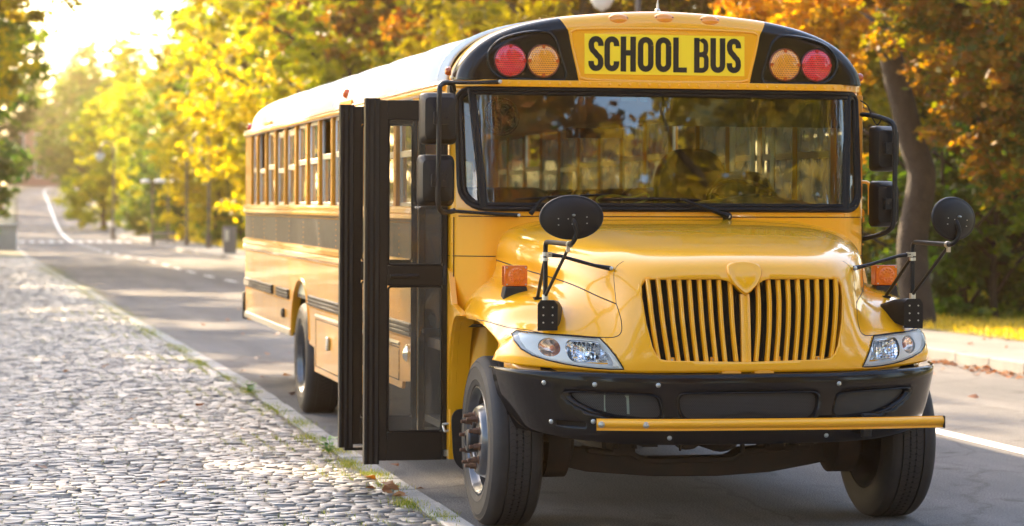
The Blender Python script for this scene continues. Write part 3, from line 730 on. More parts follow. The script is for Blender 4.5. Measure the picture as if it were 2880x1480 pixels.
def letter(ch, x0, x1, y=FY-.0045):
    H = 405*.000486; W_ = (x1-x0)*.000486; X0 = (x0-2595)*.000486; Z0 = 2.637-H; wd = 66*.000486; h = wd/2
    l, r_, b, t = X0+h, X0+W_-h, Z0+h, Z0+H-h; rx = (r_-l)/2; cx_ = (l+r_)/2; rz = rx*1.05
    mb = MB()
    if ch == 'O': stroke(mb, arcp(cx_, t-rz, rx, rz, 0, 180)+arcp(cx_, b+rz, rx, rz, 180, 360)+[(r_, t-rz), (r_, t-rz+.0001)], wd, y)
    if ch == 'U': stroke(mb, [(l, Z0+H)]+arcp(cx_, b+rz, rx, rz, 180, 360)+[(r_, Z0+H)], wd, y)
    if ch == 'C': stroke(mb, [(r_, Z0+H*.72)]+arcp(cx_, t-rz, rx, rz, 0, 180)+arcp(cx_, b+rz, rx, rz, 180, 360)+[(r_, Z0+H*.29)], wd, y)
    if ch == 'S':
        m1 = Z0+H*.5
        stroke(mb, [(r_, Z0+H*.72)]+arcp(cx_, t-rz, rx, rz, 0, 180)+[tuple(q)[::1] for q in [(l+.001, Z0+H*.68), (l+.008, Z0+H*.60), (cx_-.005, m1+.006), (cx_+.008, m1-.010), (r_-.008, Z0+H*.40), (r_-.001, Z0+H*.33)]]+arcp(cx_, b+rz, rx, rz, 360, 180)+[(l, Z0+H*.29)], wd, y)
    if ch == 'H':
        stroke(mb, [(l, Z0), (l, Z0+H)], wd, y); stroke(mb, [(r_, Z0), (r_, Z0+H)], wd, y); stroke(mb, [(l, Z0+H*.535), (r_, Z0+H*.535)], wd*.95, y-.0004)
    if ch == 'L':
        stroke(mb, [(l, Z0), (l, Z0+H)], wd, y); stroke(mb, [(l, Z0+h*.88), (X0+W_, Z0+h*.88)], wd*.88, y-.0004)
    if ch == 'B':
        stroke(mb, [(l, Z0), (l, Z0+H)], wd, y)
        zt, zm, zb = Z0+H-h*.85, Z0+H*.52, Z0+h*.85; q = .026
        stroke(mb, [(l, zt), (r_-q, zt)]+arcp(r_-q-.003, zt-q, q, q, 90, 0, 6)+[(r_-.003, zm+q)]+arcp(r_-q-.003, zm+q, q, q, 0, -90, 6)+[(l, zm)], wd*.86, y-.0004)
        stroke(mb, [(l, zm-.001), (r_-q, zm-.001)]+arcp(r_-q, zm-q, q, q, 90, 0, 6)+[(r_, zb+q)]+arcp(r_-q, zb+q, q, q, 0, -90, 6)+[(l, zb)], wd*.86, y-.0008)
    part(mb, 'letter', M['ink'], sign, smooth=False)
for ch, a, b in [('S', 1680, 1860), ('C', 1870, 2047), ('H', 2063, 2245), ('O', 2268, 2457), ('O', 2480, 2670), ('L', 2693, 2858), ('B', 2944, 3125), ('U', 3142, 3322), ('S', 3340, 3514)]: letter(ch, a, b)
for s in (-1, 1):
    for x, nm, mm in ((.893, 'red_warning_lamp', 'redcell'), (.705, 'amber_warning_lamp', 'ambcell')):
        Mx = Matrix.Translation((s*x, FY-.001, 2.492)) @ Matrix.Rotation(PI/2, 4, 'X')
        mb = MB(); mb.lathe([(.094, -.002), (.094, .012), (.090, .016), (.086, .014)], Mx, 48); hs = part(mb, nm, mat(nm+'_rim', (.10, .012, .006), .25) if 'red' in nm else mat(nm+'_rim', (.16, .035, .004), .25), cap, ang=40)
        mb = MB(); mb.lathe([(.086, .014), (.08, .019), (.06, .025), (.035, .029), (.0, .031)], Mx, 40); part(mb, 'lens', M[mm], hs, ang=60)
        mb = MB()
        for k in range(4):
            a = k*PI/2; mb.lathe([(.010, .015), (.010, .023), (0, .024)], Mx @ Matrix.Translation((.079*math.cos(a), .079*math.sin(a), 0)), 10)
        part(mb, 'lens_screw', M['amberside'] if 'amber' in nm else M['red'], hs)
# clearance lamps on the brow of the cap
for x in (-.265, 0, .265):
    zc_ = 2.742-abs(x)*.03
    Mx = Matrix.Translation((x, -.064, zc_)) @ Matrix.Rotation(R(62), 4, 'X') @ Matrix.Diagonal((1.0, .52, 1, 1))
    mb = MB(); mb.lathe([(.070, -.010), (.068, .004), (.062, .006)], Mx, 32); o = part(mb, 'clearance_lamp', M['yellow'], cap, ang=50)
    mb = MB(); mb.lathe([(.062, .004), (.058, .012), (.045, .020), (.02, .025), (0, .026)], Mx, 32); part(mb, 'lens', mat('clearance_lens', (.86, .28, .012), .15, 0, .8), o, ang=60)
    mb = MB()
    for q in (-1, 1): mb.lathe([(.0045, .015), (.0045, .021), (0, .022)], Mx @ Matrix.Translation((q*.048, 0, 0)), 10)
    part(mb, 'screw', M['rust'], o)
# riveted header strip under the cap
pl = [(x, fy(x, 2.345)-.028) for x in np.linspace(-1.218, 1.218, 41)]
mb = MB(); mb.prism(pl+[(1.222, .12), (-1.222, .12)], 2.347, 2.3845, 'z'); hdr = part(mb, 'header_strip', M['yellow'], bevel=.004, seg=2, ang=30)
mb = MB()
for x in np.arange(-1.13, 1.14, .0575):
    mb.lathe([(.009, -.001), (.008, .0025), (.004, .0045), (0, .005)], Matrix.Translation((x, fy(x, 2.345)-.028, 2.366)) @ Matrix.Rotation(PI/2, 4, 'X'), 10)
part(mb, 'header_rivet', M['yellow'], hdr)
for s in (-1, 1):
    mb = MB(); Mx = Matrix.Translation((s*1.20, .06, 2.435)) @ Matrix.Rotation(s*PI/2, 4, 'Y'); mb.lathe([(.024, 0), (.024, .018), (.017, .03), (0, .033)], Mx, 16); part(mb, 'side_marker_lamp', M['amberside'])
mb = MB(); mb.lathe([(.016, 0), (.016, .02), (.007, .03), (.007, .06)], Matrix.Translation((.01, .10, 2.785)), 12)
mb.tube([(.01, .10, 2.84), (.012, .10, 2.9), (.03, .10, 3.1), (.05, .1, 3.4)], .003, 6); part(mb, 'antenna', M['steel'])

# ------------------------------------------------------------------ body sides
YB = 10.60
def arch(yc, hw, z0, h, n=16): return [(yc+hw*math.cos(a), z0+h*math.sin(a)) for a in np.linspace(0, PI, n)]
def poly_sheet(outer, holes, x, th, name, m, parent=None, bevel=0):
    """flat panel in the (y,z) plane with holes"""
    allp = [list(outer)]+[list(h) for h in holes]; pts = []; ed = []
    for p in allp:
        n0 = len(pts); pts += p; ed += [(n0+k, n0+(k+1) % len(p)) for k in range(len(p))]
    v2, _, f2, _, _, _ = delaunay_2d_cdt([Vector(p) for p in pts], ed, [], 0, 1e-6)
    F = []
    for q in f2:
        c = sum((v2[k] for k in q), Vector((0, 0)))/len(q)
        if inpoly(c, allp[0]) and not any(inpoly(c, h) for h in allp[1:]): F.append(tuple(q))
    mb = MB(); mb.add([(x, p[0], p[1]) for p in v2], F); o = mb.build(name, m, parent or BUS, smooth=False)
    s = 1 if x > 0 else -1
    if sum(p.normal.x*p.area for p in o.data.polygons)*s < 0: o.data.flip_normals()
    so = o.modifiers.new('t', 'SOLIDIFY'); so.thickness = th; so.offset = -1
    return o
def xtr(prof, y0, y1, s, name, m, parent=None, **k):
    """profile (dx outward, z) swept along the side"""
    mb = MB(); mb.prism([(s*(1.22+d), z) for d, z in prof], y0, y1, 'y'); return part(mb, name, m, parent, **k)
AY = 6.44
for s in (-1, 1):
    y0 = 1.07 if s < 0 else .03
    lower = [(y0, 1.665), (YB, 1.665), (YB, .59), (AY+.58, .59)]+arch(AY, .56, .62, .445)+[(AY-.57, .59), (5.57, .575), (5.555, .395), (3.2, .395), (3.2, .555), (1.52, .555), (1.50, .60), (1.20, .62), (1.19, .41), (y0+.015, .41)] if s < 0 else \
            [(y0, 1.665), (YB, 1.665), (YB, .59), (AY+.58, .59)]+arch(AY, .56, .62, .445)+[(AY-.57, .59), (5.57, .575), (5.5, .395), (3.2, .395), (3.2, .5), (y0, .5)]
    side = poly_sheet(lower, [], s*1.22, .02, 'side_panel', M['yellow'])
    mb = MB(); ra = arch(AY, .565, .62, .45, 24); vs = []
    for y, z in ra: vs += [(s*1.228, y, z), (s*1.16, y, z), (s*1.16, AY+(y-AY)*1.04, .62+(z-.62)*1.05), (s*1.228, AY+(y-AY)*1.04, .62+(z-.62)*1.05)]
    mb.add(vs, [(i*4+k, i*4+(k+1) % 4, i*4+4+(k+1) % 4, i*4+4+k) for i in range(len(ra)-1) for k in range(4)]); part(mb, 'rear_arch_trim', M['yellow'], side, ang=50)
    mb = MB(); mb.box(s*.62, s*.64, AY-.62, AY+.62, .3, 1.12); vs = []
    for y, z in arch(AY, .60, .60, .49): vs += [(s*.62, y, z), (s*1.20, y, z)]
    mb.add(vs, [(i*2, i*2+1, i*2+3, i*2+2) for i in range(15)]); part(mb, 'rear_wheel_well', M['dark'], side, smooth=False)
    # belt rails, black band, rub rails
    xtr([(0, 1.59), (.010, 1.592), (.024, 1.603), (.024, 1.622), (.014, 1.630), (.024, 1.640), (.024, 1.660), (.012, 1.675), (0, 1.678)], y0+.02, YB+.01, s, 'belt_rail', M['yellow'], side, ang=30)
    xtr([(0, 1.36), (.004, 1.36), (.004, 1.59), (0, 1.59)], y0+.07, YB-.02, s, 'black_band', M['blackm'], side, smooth=False)
    xtr([(0, 1.243), (.012, 1.246), (.026, 1.262), (.026, 1.288), (.012, 1.300), (.026, 1.312), (.026, 1.338), (.012, 1.356), (0, 1.358)], y0+.02, YB+.01, s, 'rub_rail', M['yellow'], side, ang=30)
    rib = [(0, .888), (.012, .890), (.022, .900), (.022, .912), (.010, .918), (.022, .926), (.022, .938), (.010, .944), (.022, .952), (.022, .966), (0, .972)]
    xtr(rib, y0+.07, 5.86, s, 'floor_rail', M['blackm'], side, ang=30)
    xtr(rib, 7.15, 7.95, s, 'floor_rail', M['blackm'], side, ang=30); xtr(rib, 8.3, YB-.05, s, 'floor_rail', M['blackm'], side, ang=30)
    xtr([(0, .815), (.008, .817), (.014, .826), (.008, .838), (0, .84)], 1.6, 5.5, s, 'chrome_trim', M['steel'], side, ang=40)
    xtr([(0, .590), (.012, .592), (.012, .640), (0, .645)], 7.06, YB-.02, s, 'skirt_strip', M['steel'], side, ang=40)
    # vertical panel seams with rivets
    mb = MB()
    for y in np.arange(y0+.55, YB, .92):
        if abs(y-AY) < .6: zb = 1.10
        else: zb = .66
        for z in np.arange(zb, 1.23, .045): mb.lathe([(.006, 0), (.004, .003), (0, .004)], Matrix.Translation((s*1.2205, y, z)) @ Matrix.Rotation(s*PI/2, 4, 'Y'), 6)
        for z in np.arange(1.38, 1.58, .04): mb.lathe([(.006, 0), (.004, .003), (0, .004)], Matrix.Translation((s*1.2245, y, z)) @ Matrix.Rotation(s*PI/2, 4, 'Y'), 6)
    for z, ya, yb2_ in ((1.578, y0+.1, YB), (1.232, y0+.1, YB), (.878, y0+.1, 5.8), (.878, 7.1, YB)):
        for y in np.arange(ya, yb2_, .075): mb.lathe([(.006, 0), (.004, .004), (0, .005)], Matrix.Translation((s*(1.2245 if z > 1.5 else 1.2205), y, z)) @ Matrix.Rotation(s*PI/2, 4, 'Y'), 6)
    part(mb, 'side_rivets', M['yellow'], side, smooth=False)
    # luggage door outlines, latch, small fittings
    mb = MB()
    for a, b, c, d in ((5.48, 3.3, .44, .80), (3.1, 1.62, .60, .80)) if s < 0 else ((5.4, 1.2, .54, .80),):
        mb.tube([(s*1.221, a, c), (s*1.221, b, c), (s*1.221, b, d), (s*1.221, a, d)], .004, 5, closed=True)
    part(mb, 'hatch_seam', M['gap'], side)
    mb = MB(); mb.box(s*1.222, s*1.245, 4.70, 4.78, .60, .70); part(mb, 'hatch_latch', M['steel'], side, bevel=.006)
    mb = MB(); mb.lathe([(.055, 0), (.055, .012), (.035, .03), (0, .036)], Matrix.Translation((s*1.22, 1.30, .785)) @ Matrix.Rotation(s*PI/2, 4, 'Y'), 24); part(mb, 'side_lamp', M['chrome'], side)
    mb = MB(); mb.lathe([(.04, 0), (.04, .02), (.02, .03), (0, .03)], Matrix.Translation((s*1.22, 7.5, .76)) @ Matrix.Rotation(s*PI/2, 4, 'Y'), 20); part(mb, 'side_marker', M['blackm'], side)
    # window pillars and header
    xtr([(0, 2.325), (.010, 2.325), (.022, 2.335), (.022, 2.350), (.012, 2.362), (.020, 2.372), (.010, 2.385), (0, 2.385)], .10, YB+.01, s, 'gutter', M['yellow'], ang=30)
    ys = [9.642-.711*k for k in range(13)]
    if s > 0: ys = ys+[.40]
    mb = MB()
    for y in ys: mb.box(s*1.17, s*1.222, y-.042, y+.042, 1.66, 2.33)
    mb.box(s*1.17, s*1.222, 10.10, YB, 1.66, 2.33)
    if s < 0: mb.box(s*1.17, s*1.2225, 1.045, 1.11, .41, 2.33)
    else: mb.box(s*1.17, s*1.2225, .03, .16, 1.66, 2.33)
    pil = part(mb, 'window_pillar', M['yelmatte'], side, bevel=.004, seg=1)
    mb = MB()
    for y in ys+[10.15, 10.5]:
        for z in (1.74, 1.9, 2.08, 2.26):
            mb.lathe([(.009, 0), (.007, .004), (0, .006)], Matrix.Translation((s*1.222, y+(.012 if s > 0 else -.012), z)) @ Matrix.Rotation(s*PI/2, 4, 'Y'), 8)
    part(mb, 'pillar_rivet', M['yelmatte'], side)
    # sash windows
    bays = [(ys[0]+.711-.25 if False else 10.10, ys[0]+.042)]+[(ys[k]-.042, ys[k+1]+.042) for k in range(len(ys)-1)]
    for bi, (ya, yb3) in enumerate(bays):
        dropped = bi in (1, 7) if s < 0 else bi in (2, 9); low = bi in (3, 4)
        fr = MB(); X0, X1 = (s*1.175, s*1.195)
        if X0 > X1: X0, X1 = X1, X0
        t = .022; zmid = [2.0, 1.985, 2.01, 1.97, 1.99, 2.02, 2.02, 2.045, 2.05, 2.0, 2.0, 2.0, 2.0][bi % 13]
        y_lo, y_hi = min(ya, yb3), max(ya, yb3)
        fr.box(X0, X1, y_lo, y_lo+t, 1.675, 2.325); fr.box(X0, X1, y_hi-t, y_hi, 1.675, 2.325)
        fr.box(X0, X1, y_lo+t, y_hi-t, 1.675, 1.70); fr.box(X0-.004, X1+.004, y_lo+t, y_hi-t, zmid-.020, zmid+.020)
        if not dropped: fr.box(X0, X1, y_lo+t, y_hi-t, 2.300 if not low else 2.26, 2.325 if not low else 2.31)
        wnd = part(fr, 'side_window', M['alu'], side, bevel=.002, seg=1)
        mb = MB(); mb.box(s*1.182, s*1.186, y_lo+t, y_hi-t, 1.70, zmid-.02); part(mb, 'lower_pane', M['glasss'], wnd, smooth=False)
        if not dropped: mb = MB(); mb.box(s*1.186, s*1.190, y_lo+t, y_hi-t, zmid+.02, 2.30 if not low else 2.26); part(mb, 'upper_pane', M['glasss'], wnd, smooth=False)
# door-side header above the doorway
mb = MB(); mb.box(-1.222, -1.15, .06, 1.06, 2.27, 2.345); part(mb, 'door_header', M['yellow'], bevel=.003)
mb = MB(); mb.box(-1.21, -1.17, .045, .09, .28, 2.28); mb.box(-1.21, -1.17, 1.0, 1.045, .28, 2.28); part(mb, 'door_frame', M['doorblack'], bevel=.004)
# driver side window glass
mb = MB(); mb.box(1.180, 1.184, .16, .36, 1.68, 2.32); part(mb, 'driver_window', M['glasss'], smooth=False)
# ------------------------------------------------------------------ roof
RO = [(1.22, 2.378), (1.214, 2.43), (1.195, 2.49), (1.150, 2.555), (1.07, 2.617), (.965, 2.668), (.82, 2.712), (.62, 2.750), (.42, 2.772), (.22, 2.786), (0, 2.792)]
hr = [(p.x, p.z) for p in smoothpath([(x, 0, z) for x, z in RO], 3)]; hr = hr+[(-x, z) for x, z in hr[-2::-1]]
mb = MB(); stations = [(.13, 1, 0), (2, 1, 0), (4, 1, 0), (6, 1, 0), (8, 1, 0), (10.0, 1, 0)]+[(10.0+.62*math.sin(a), 1-(1-math.cos(a))*.32, 0) for a in np.linspace(.15, PI/2, 9)]
vs = []
for y, k, _ in stations:
    for x, z in hr: kk = k if k < 1 else 1; vs.append((x*(1-(1-kk)*.35), y, 2.378+(z-2.378)*kk))
n = len(hr); mb.add(vs, [(i*n+k, i*n+k+1, (i+1)*n+k+1, (i+1)*n+k) for i in range(len(stations)-1) for k in range(n-1)]+[tuple(range(len(vs)-1, len(vs)-n-1, -1))])
roof = part(mb, 'roof', M['white'], ang=50)
if max(roof.data.polygons, key=lambda p: p.center.z).normal.z < 0: roof.data.flip_normals()
so = roof.modifiers.new('t', 'SOLIDIFY'); so.thickness = .02; so.offset = -1
mb = MB()
for y in np.arange(.36, 10.0, 1.42):
    mb.tube([(x, y, z+.001) for x, z in hr], .006, 6)
    for (x, z) in hr[2:-2]:
        for q in (-.025, .025):
            mb.lathe([(.008, -.002), (.006, .004), (0, .006)], Matrix.Translation((x, y+q, z)), 6)
part(mb, 'roof_rib', M['white'], roof)
vs = []; mb = MB()
for y in (.36, 10.3):
    for x, z in hr: vs.append((x*.965, y, z-.045))
mb.add(vs, [(k, k+1, n+k+1, n+k) for k in range(n-1)]); part(mb, 'ceiling', M['cream'], roof, ang=60)
mb = MB()
for s in (-1, 1):
    vs = [(s*1.15, .4, 2.34), (s*1.15, 10.3, 2.34), (s*1.02, 10.3, 2.50), (s*1.02, .4, 2.50)]; mb.add(vs, [(0, 1, 2, 3)])
    mb.box(s*1.15-.01, s*1.15+.01, .4, 10.3, 2.32, 2.36)
part(mb, 'ceiling_bulkhead', M['cream'], roof, smooth=False)
for s in (-1, 1):
    mb = MB(); Mx = Matrix.Translation((s*1.197, 3.98, 2.47)) @ Matrix.Rotation(s*R(70), 4, 'Y'); mb.lathe([(.036, 0), (.036, .02), (.026, .036), (0, .04)], Mx, 14); part(mb, 'roof_marker_lamp', M['amberside'])
    mb = MB(); Mx = Matrix.Translation((s*1.16, 10.60, 2.42)) @ Matrix.Rotation(s*R(80), 4, 'Y'); mb.lathe([(.036, 0), (.036, .03), (.026, .046), (0, .05)], Mx, 14); part(mb, 'rear_marker_lamp', M['red'])
    mb = MB(); mb.box(s*1.222, s*1.235, 8.4, 8.95, 2.39, 2.42); mb.box(s*1.222, s*1.235, 3.6, 4.15, 2.385, 2.42); part(mb, 'gutter_block', M['yelmatte'], bevel=.004)
# rear wall with its windows
rw = [(-1.2, .56), (1.2, .56), (1.2, 2.38), (1.06, 2.60), (.6, 2.70), (-.6, 2.70), (-1.06, 2.60), (-1.2, 2.38)]
hl_ = [roundpoly([(a, c), (b, c), (b, d), (a, d)], .06) for a, b, c, d in [(-1.02, -.50, 1.70, 2.12), (-.34, .34, 1.62, 2.16), (.50, 1.02, 1.70, 2.12)]]
o = part(hsheet(rw, hl_, lambda x, z: YB-.01, .3), 'rear_wall', M['yellow'], smooth=False)
if sum(p.normal.y for p in o.data.polygons) < 0: o.data.flip_normals()
so = o.modifiers.new('t', 'SOLIDIFY'); so.thickness = .04; so.offset = -1
mb = MB()
for a, b, c, d in [(-1.02, -.50, 1.70, 2.12), (-.34, .34, 1.62, 2.16), (.50, 1.02, 1.70, 2.12)]: mb.box(a, b, YB-.035, YB-.03, c, d)
part(mb, 'rear_glass', M['glasss'], o, smooth=False)
mb = MB(); mb.prism([(-1.16, 10.62), (1.16, 10.62), (1.24, 10.66), (1.24, 10.74), (1.12, 10.80), (-1.12, 10.80), (-1.24, 10.74), (-1.24, 10.66)], .56, .83, 'z'); part(mb, 'rear_bumper', M['black'], bevel=.02)

# ------------------------------------------------------------------ interior
mb = MB(); mb.box(-1.19, 1.19, .95, 10.5, .92, .95); mb.box(-.3, 1.19, .02, .95, .92, .95); mb.box(-1.17, -.3, .05, 1.02, .40, .44); mb.box(-.95, -.3, .05, 1.02, .66, .70); mb.box(-.32, -.29, .05, 1.02, .30, .95); mb.box(-1.17, -.3, 1.02, 1.05, .36, 1.66); part(mb, 'floor', M['floor'], smooth=False)
for s in (-1, 1):
    mb = MB(); mb.box(s*1.165, s*1.19, 1.06 if s < 0 else .05, 10.5, .95, 1.655); part(mb, 'inner_wall', M['cream'], smooth=False)
def cushion(mb, x0, x1, y0, y1, z0, z1): mb.box(x0, x1, y0, y1, z0, z1)
for i in range(12):
    y = 1.75+i*.71
    for s in (-1, 1):
        mb = MB(); a, b = sorted((s*.24, s*1.13)); ol = roundpoly([(a, 1.10), (b, 1.10), (b, 1.80), (a, 1.80)], .10)
        mb.prism(ol, y, y+.09, 'y'); mb.box(a, b, y-.40, y, 1.18, 1.30); part(mb, 'bench_seat', M['seat'], bevel=.015)
# driver's seat, wheel, dash
mb = MB(); mb.prism(roundpoly([(.58, 1.10), (1.02, 1.10), (1.02, 1.74), (.93, 1.90), (.67, 1.90), (.58, 1.74)], .09), .95, 1.06, 'y'); mb.box(.58, 1.02, .50, .95, 1.22, 1.34); part(mb, 'driver_seat', M['seat'], bevel=.02)
mb = MB(); mb.prism(roundpoly([(.42, 1.10), (.90, 1.10), (.90, 1.90), (.80, 2.05), (.52, 2.05), (.42, 1.90)], .1), 1.60, 1.69, 'y'); part(mb, 'crew_seat', M['seat'], bevel=.02)
Mx = Matrix.Translation((.60, .30, 1.70)) @ Matrix.Rotation(R(38), 4, 'X')
mb = MB(); mb.tube([Mx @ Vector((.22*math.cos(a), .22*math.sin(a), 0)) for a in np.linspace(0, 2*PI, 40, endpoint=False)], .013, 8, closed=True)
for a in (0, 2.1, 4.2): mb.tube([Mx @ Vector((0, 0, -.03)), Mx @ Vector((.22*math.cos(a+.5), .22*math.sin(a+.5), 0))], .010, 6)
part(mb, 'steering_wheel', M['rubber'])
mb = MB(); P_ = [(-1.10, 1.66), (-.3, 1.665), (.1, 1.68), (.35, 1.72), (.60, 1.755), (.82, 1.725), (.98, 1.69), (1.10, 1.675), (1.10, 1.2), (-1.10, 1.2)]
mb.prism(P_, .0, .30, 'y'); mb.box(-.98, .98, -.145, 0, 1.2, 1.655); part(mb, 'dashboard', M['dash'], bevel=.015)
mb = MB()
for k in range(8): mb.box(-.95+k*.26, -.80+k*.26, -.12, -.06, 1.655, 1.660)
part(mb, 'dash_vent', M['rubber'], smooth=False)
mb = MB()
Mf = Matrix.Translation((-.90, .10, 2.185)) @ Matrix.Rotation(R(-35), 4, 'Z') @ Matrix.Rotation(R(100), 4, 'X')
for r in (.03, .05, .07, .09, .105):
    for q, hgt in ((1, .04*(1-(r/.115)**2)), (-1, -.04*(1-(r/.115)**2)-.0)):
        mb.tube([Mf @ Vector((r*math.cos(a), r*math.sin(a), hgt)) for a in np.linspace(0, 2*PI, 28, endpoint=False)], .0022, 5, closed=True)
for k in range(18):
    a = k*2*PI/18; mb.tube([Mf @ Vector((r*math.cos(a), r*math.sin(a), .04*(1-(r/.115)**2))) for r in (0, .04, .08, .105)], .0016, 4)
for k in range(4):
    a = k*PI/2; mb.add([Mf @ Vector(p) for p in [(0, 0, 0), (.09*math.cos(a), .09*math.sin(a), .012), (.09*math.cos(a+.8), .09*math.sin(a+.8), -.012)]], [(0, 1, 2)])
mb.lathe([(0, -.11), (.035, -.10), (.035, -.02), (0, -.01)], Mf, 14); mb.tube([Mf @ Vector((0, 0, -.06)), (-.93, .16, 2.30)], .01, 6)
part(mb, 'cab_fan', M['rubber'])
mb = MB(); mb.box(.02, 1.08, .02, .028, 2.14, 2.31); part(mb, 'sun_visor', M['visor'], smooth=False)
mb = MB(); mb.box(-.25, -.16, -.088, -.086, 2.275, 2.318); mb.box(-.14, -.10, -.087, -.085, 2.27, 2.318); part(mb, 'sticker', mat('faded_sticker', (.30, .42, .42), .7), smooth=False)
cord = mat('cord_green', (.20, .34, .06), .7, vary=(180, 1, (.5, .45, .1)))
mb = MB(); mb.tube(smoothpath([(-.36, -.13, 1.675), (-.40, -.12, 1.72), (-.33, -.12, 1.745), (-.20, -.12, 1.735), (-.12, -.12, 1.755), (-.10, -.12, 1.735), (-.14, -.13, 1.71), (-.22, -.13, 1.69), (-.28, -.13, 1.68), (-.20, -.13, 1.675)], 6), .0065, 6); part(mb, 'cord_on_dash', cord)
for x in (1.06, .93, .80):      # grab poles and door posts seen through the glass
    mb = MB(); mb.tube([(x, 1.20, .95), (x, 1.20, 2.6)], .018, 8); part(mb, 'stanchion', M['alu'])
mb = MB(); mb.box(-.26, .10, 1.2, 1.22, 2.10, 2.16); part(mb, 'inside_mirror', M['rubber'])

# ------------------------------------------------------------------ wipers
fg = lambda x, z: fy(x, z)-.02
mb = MB(); mb.tube([(.335, fg(.335, 1.628)-.03, 1.630), (.23, fg(.2, 1.67)-.035, 1.668), (.06, fg(.06, 1.72)-.03, 1.725)], [.016, .012, .007], 8)
mb.lathe([(.026, 0), (.026, .02), (.012, .03), (0, .03)], Matrix.Translation((.335, fg(.335, 1.63), 1.628)) @ Matrix.Rotation(PI/2, 4, 'X'), 14)
wp = part(mb, 'wiper', M['rubber']); mb = MB(); mb.tube([(-.375, fg(-.37, 1.72)-.004, 1.722), (-.1, fg(-.1, 1.725)-.006, 1.728), (.185, fg(.18, 1.722)-.004, 1.722)], [.004, .008, .004], 6); part(mb, 'wiper_blade', M['rubber'], wp)
mb = MB(); mb.lathe([(.010, 0), (.010, .012), (0, .013)], Matrix.Translation((.335, fg(.335, 1.63)-.03, 1.629)) @ Matrix.Rotation(PI/2, 4, 'X'), 8); part(mb, 'wiper_nut', M['steel'], wp)
mb = MB(); mb.tube([(-.80, fg(-.8, 1.64)-.03, 1.640), (-.74, fg(-.74, 1.70)-.02, 1.712), (-.70, fg(-.7, 1.73)-.02, 1.736)], [.014, .010, .006], 8); wp = part(mb, 'wiper', M['rubber'])
mb = MB(); mb.tube([(-.88, fg(-.88, 1.73), 1.722), (-.62, fg(-.6, 1.74)-.004, 1.738), (-.34, fg(-.34, 1.75), 1.752)], [.003, .007, .003], 6); part(mb, 'wiper_blade', M['rubber'], wp)

# ------------------------------------------------------------------ folding doors (two leaves standing out from the doorway)
def leaf(y):
    mb = MB(); X0, X1 = -1.605, -1.222; zb, zt = .268, 2.268; T = .02
    def fr(x0, x1, z0, z1, d=T): mb.box(x0, x1, y-d, y+d, z0, z1)
    fr(X0, X0+.045, zb, zt); fr(X1-.028, X1, zb, zt); fr(X0+.045, X1-.028, 2.165, zt); fr(X0+.045, X1-.028, 1.238, 1.350); fr(X0+.045, X1-.028, zb, .425)
    lf = part(mb, 'door_leaf', M['doorblack'], bevel=.004)
    mb = MB(); mb.prism([(-1.688, y-.03), (-1.675, y-.035), (-1.66, y-.026), (-1.645, y-.034), (-1.63, y-.026), (-1.612, y-.034), (-1.605, y-.03), (-1.605, y+.03), (-1.688, y+.03)], .250, 2.277, 'z'); part(mb, 'rubber_edge', M['rubber'], lf, smooth=False)
    mb = MB()
    for z0, z1 in ((1.350, 2.165), (.425, 1.238)): mb.add([(X0+.045, y, z0), (X1-.028, y, z0), (X1-.028, y, z1), (X0+.045, y, z1)], [(0, 1, 2, 3)])
    part(mb, 'door_glass', M['glassd'], lf, smooth=False)
    mb = MB()
    for z0, z1 in ((1.350, 2.165), (.425, 1.238)):
        mb.tube([(x, y-.019, z) for x, z in roundpoly([(X0+.05, z0+.005), (X1-.033, z0+.005), (X1-.033, z1-.005), (X0+.05, z1-.005)], .02)], .006, 6, closed=True)
    part(mb, 'glass_gasket', M['rubber'], lf)
    mb = MB(); mb.tube([(X0+.06, y-.028, 1.292), (X0+.22, y-.028, 1.292)], .012, 8); part(mb, 'grab_rail', M['doorblack'], lf)
    mb = MB(); mb.box(-1.245, -1.225, y-.03, y+.03, 1.24, 1.35); part(mb, 'hinge_block', M['blackm'], lf, bevel=.004)
    return lf
lf = leaf(.03)
mb = MB(); mb.tube(smoothpath([(-1.245, .0, .462), (-1.245, -.03, .470), (-1.20, -.035, .470), (-1.19, -.035, .45), (-1.235, -.035, .43), (-1.245, -.03, .44), (-1.245, .0, .462)], 3), .007, 6); mb.box(-1.222, -1.185, -.045, -.02, .375, .43); mb.tube([(-1.203, -.035, .46), (-1.203, -.035, .36)], .010, 8)
mb.box(-1.240, -1.222, -.02, .02, .29, .325); part(mb, 'lower_hinge', M['steel'])
lf2 = leaf(1.0)
mb = MB(); mb.box(-1.655, -1.24, .97, 1.03, .232, .250); part(mb, 'door_sweep', M['rubber'], lf2)

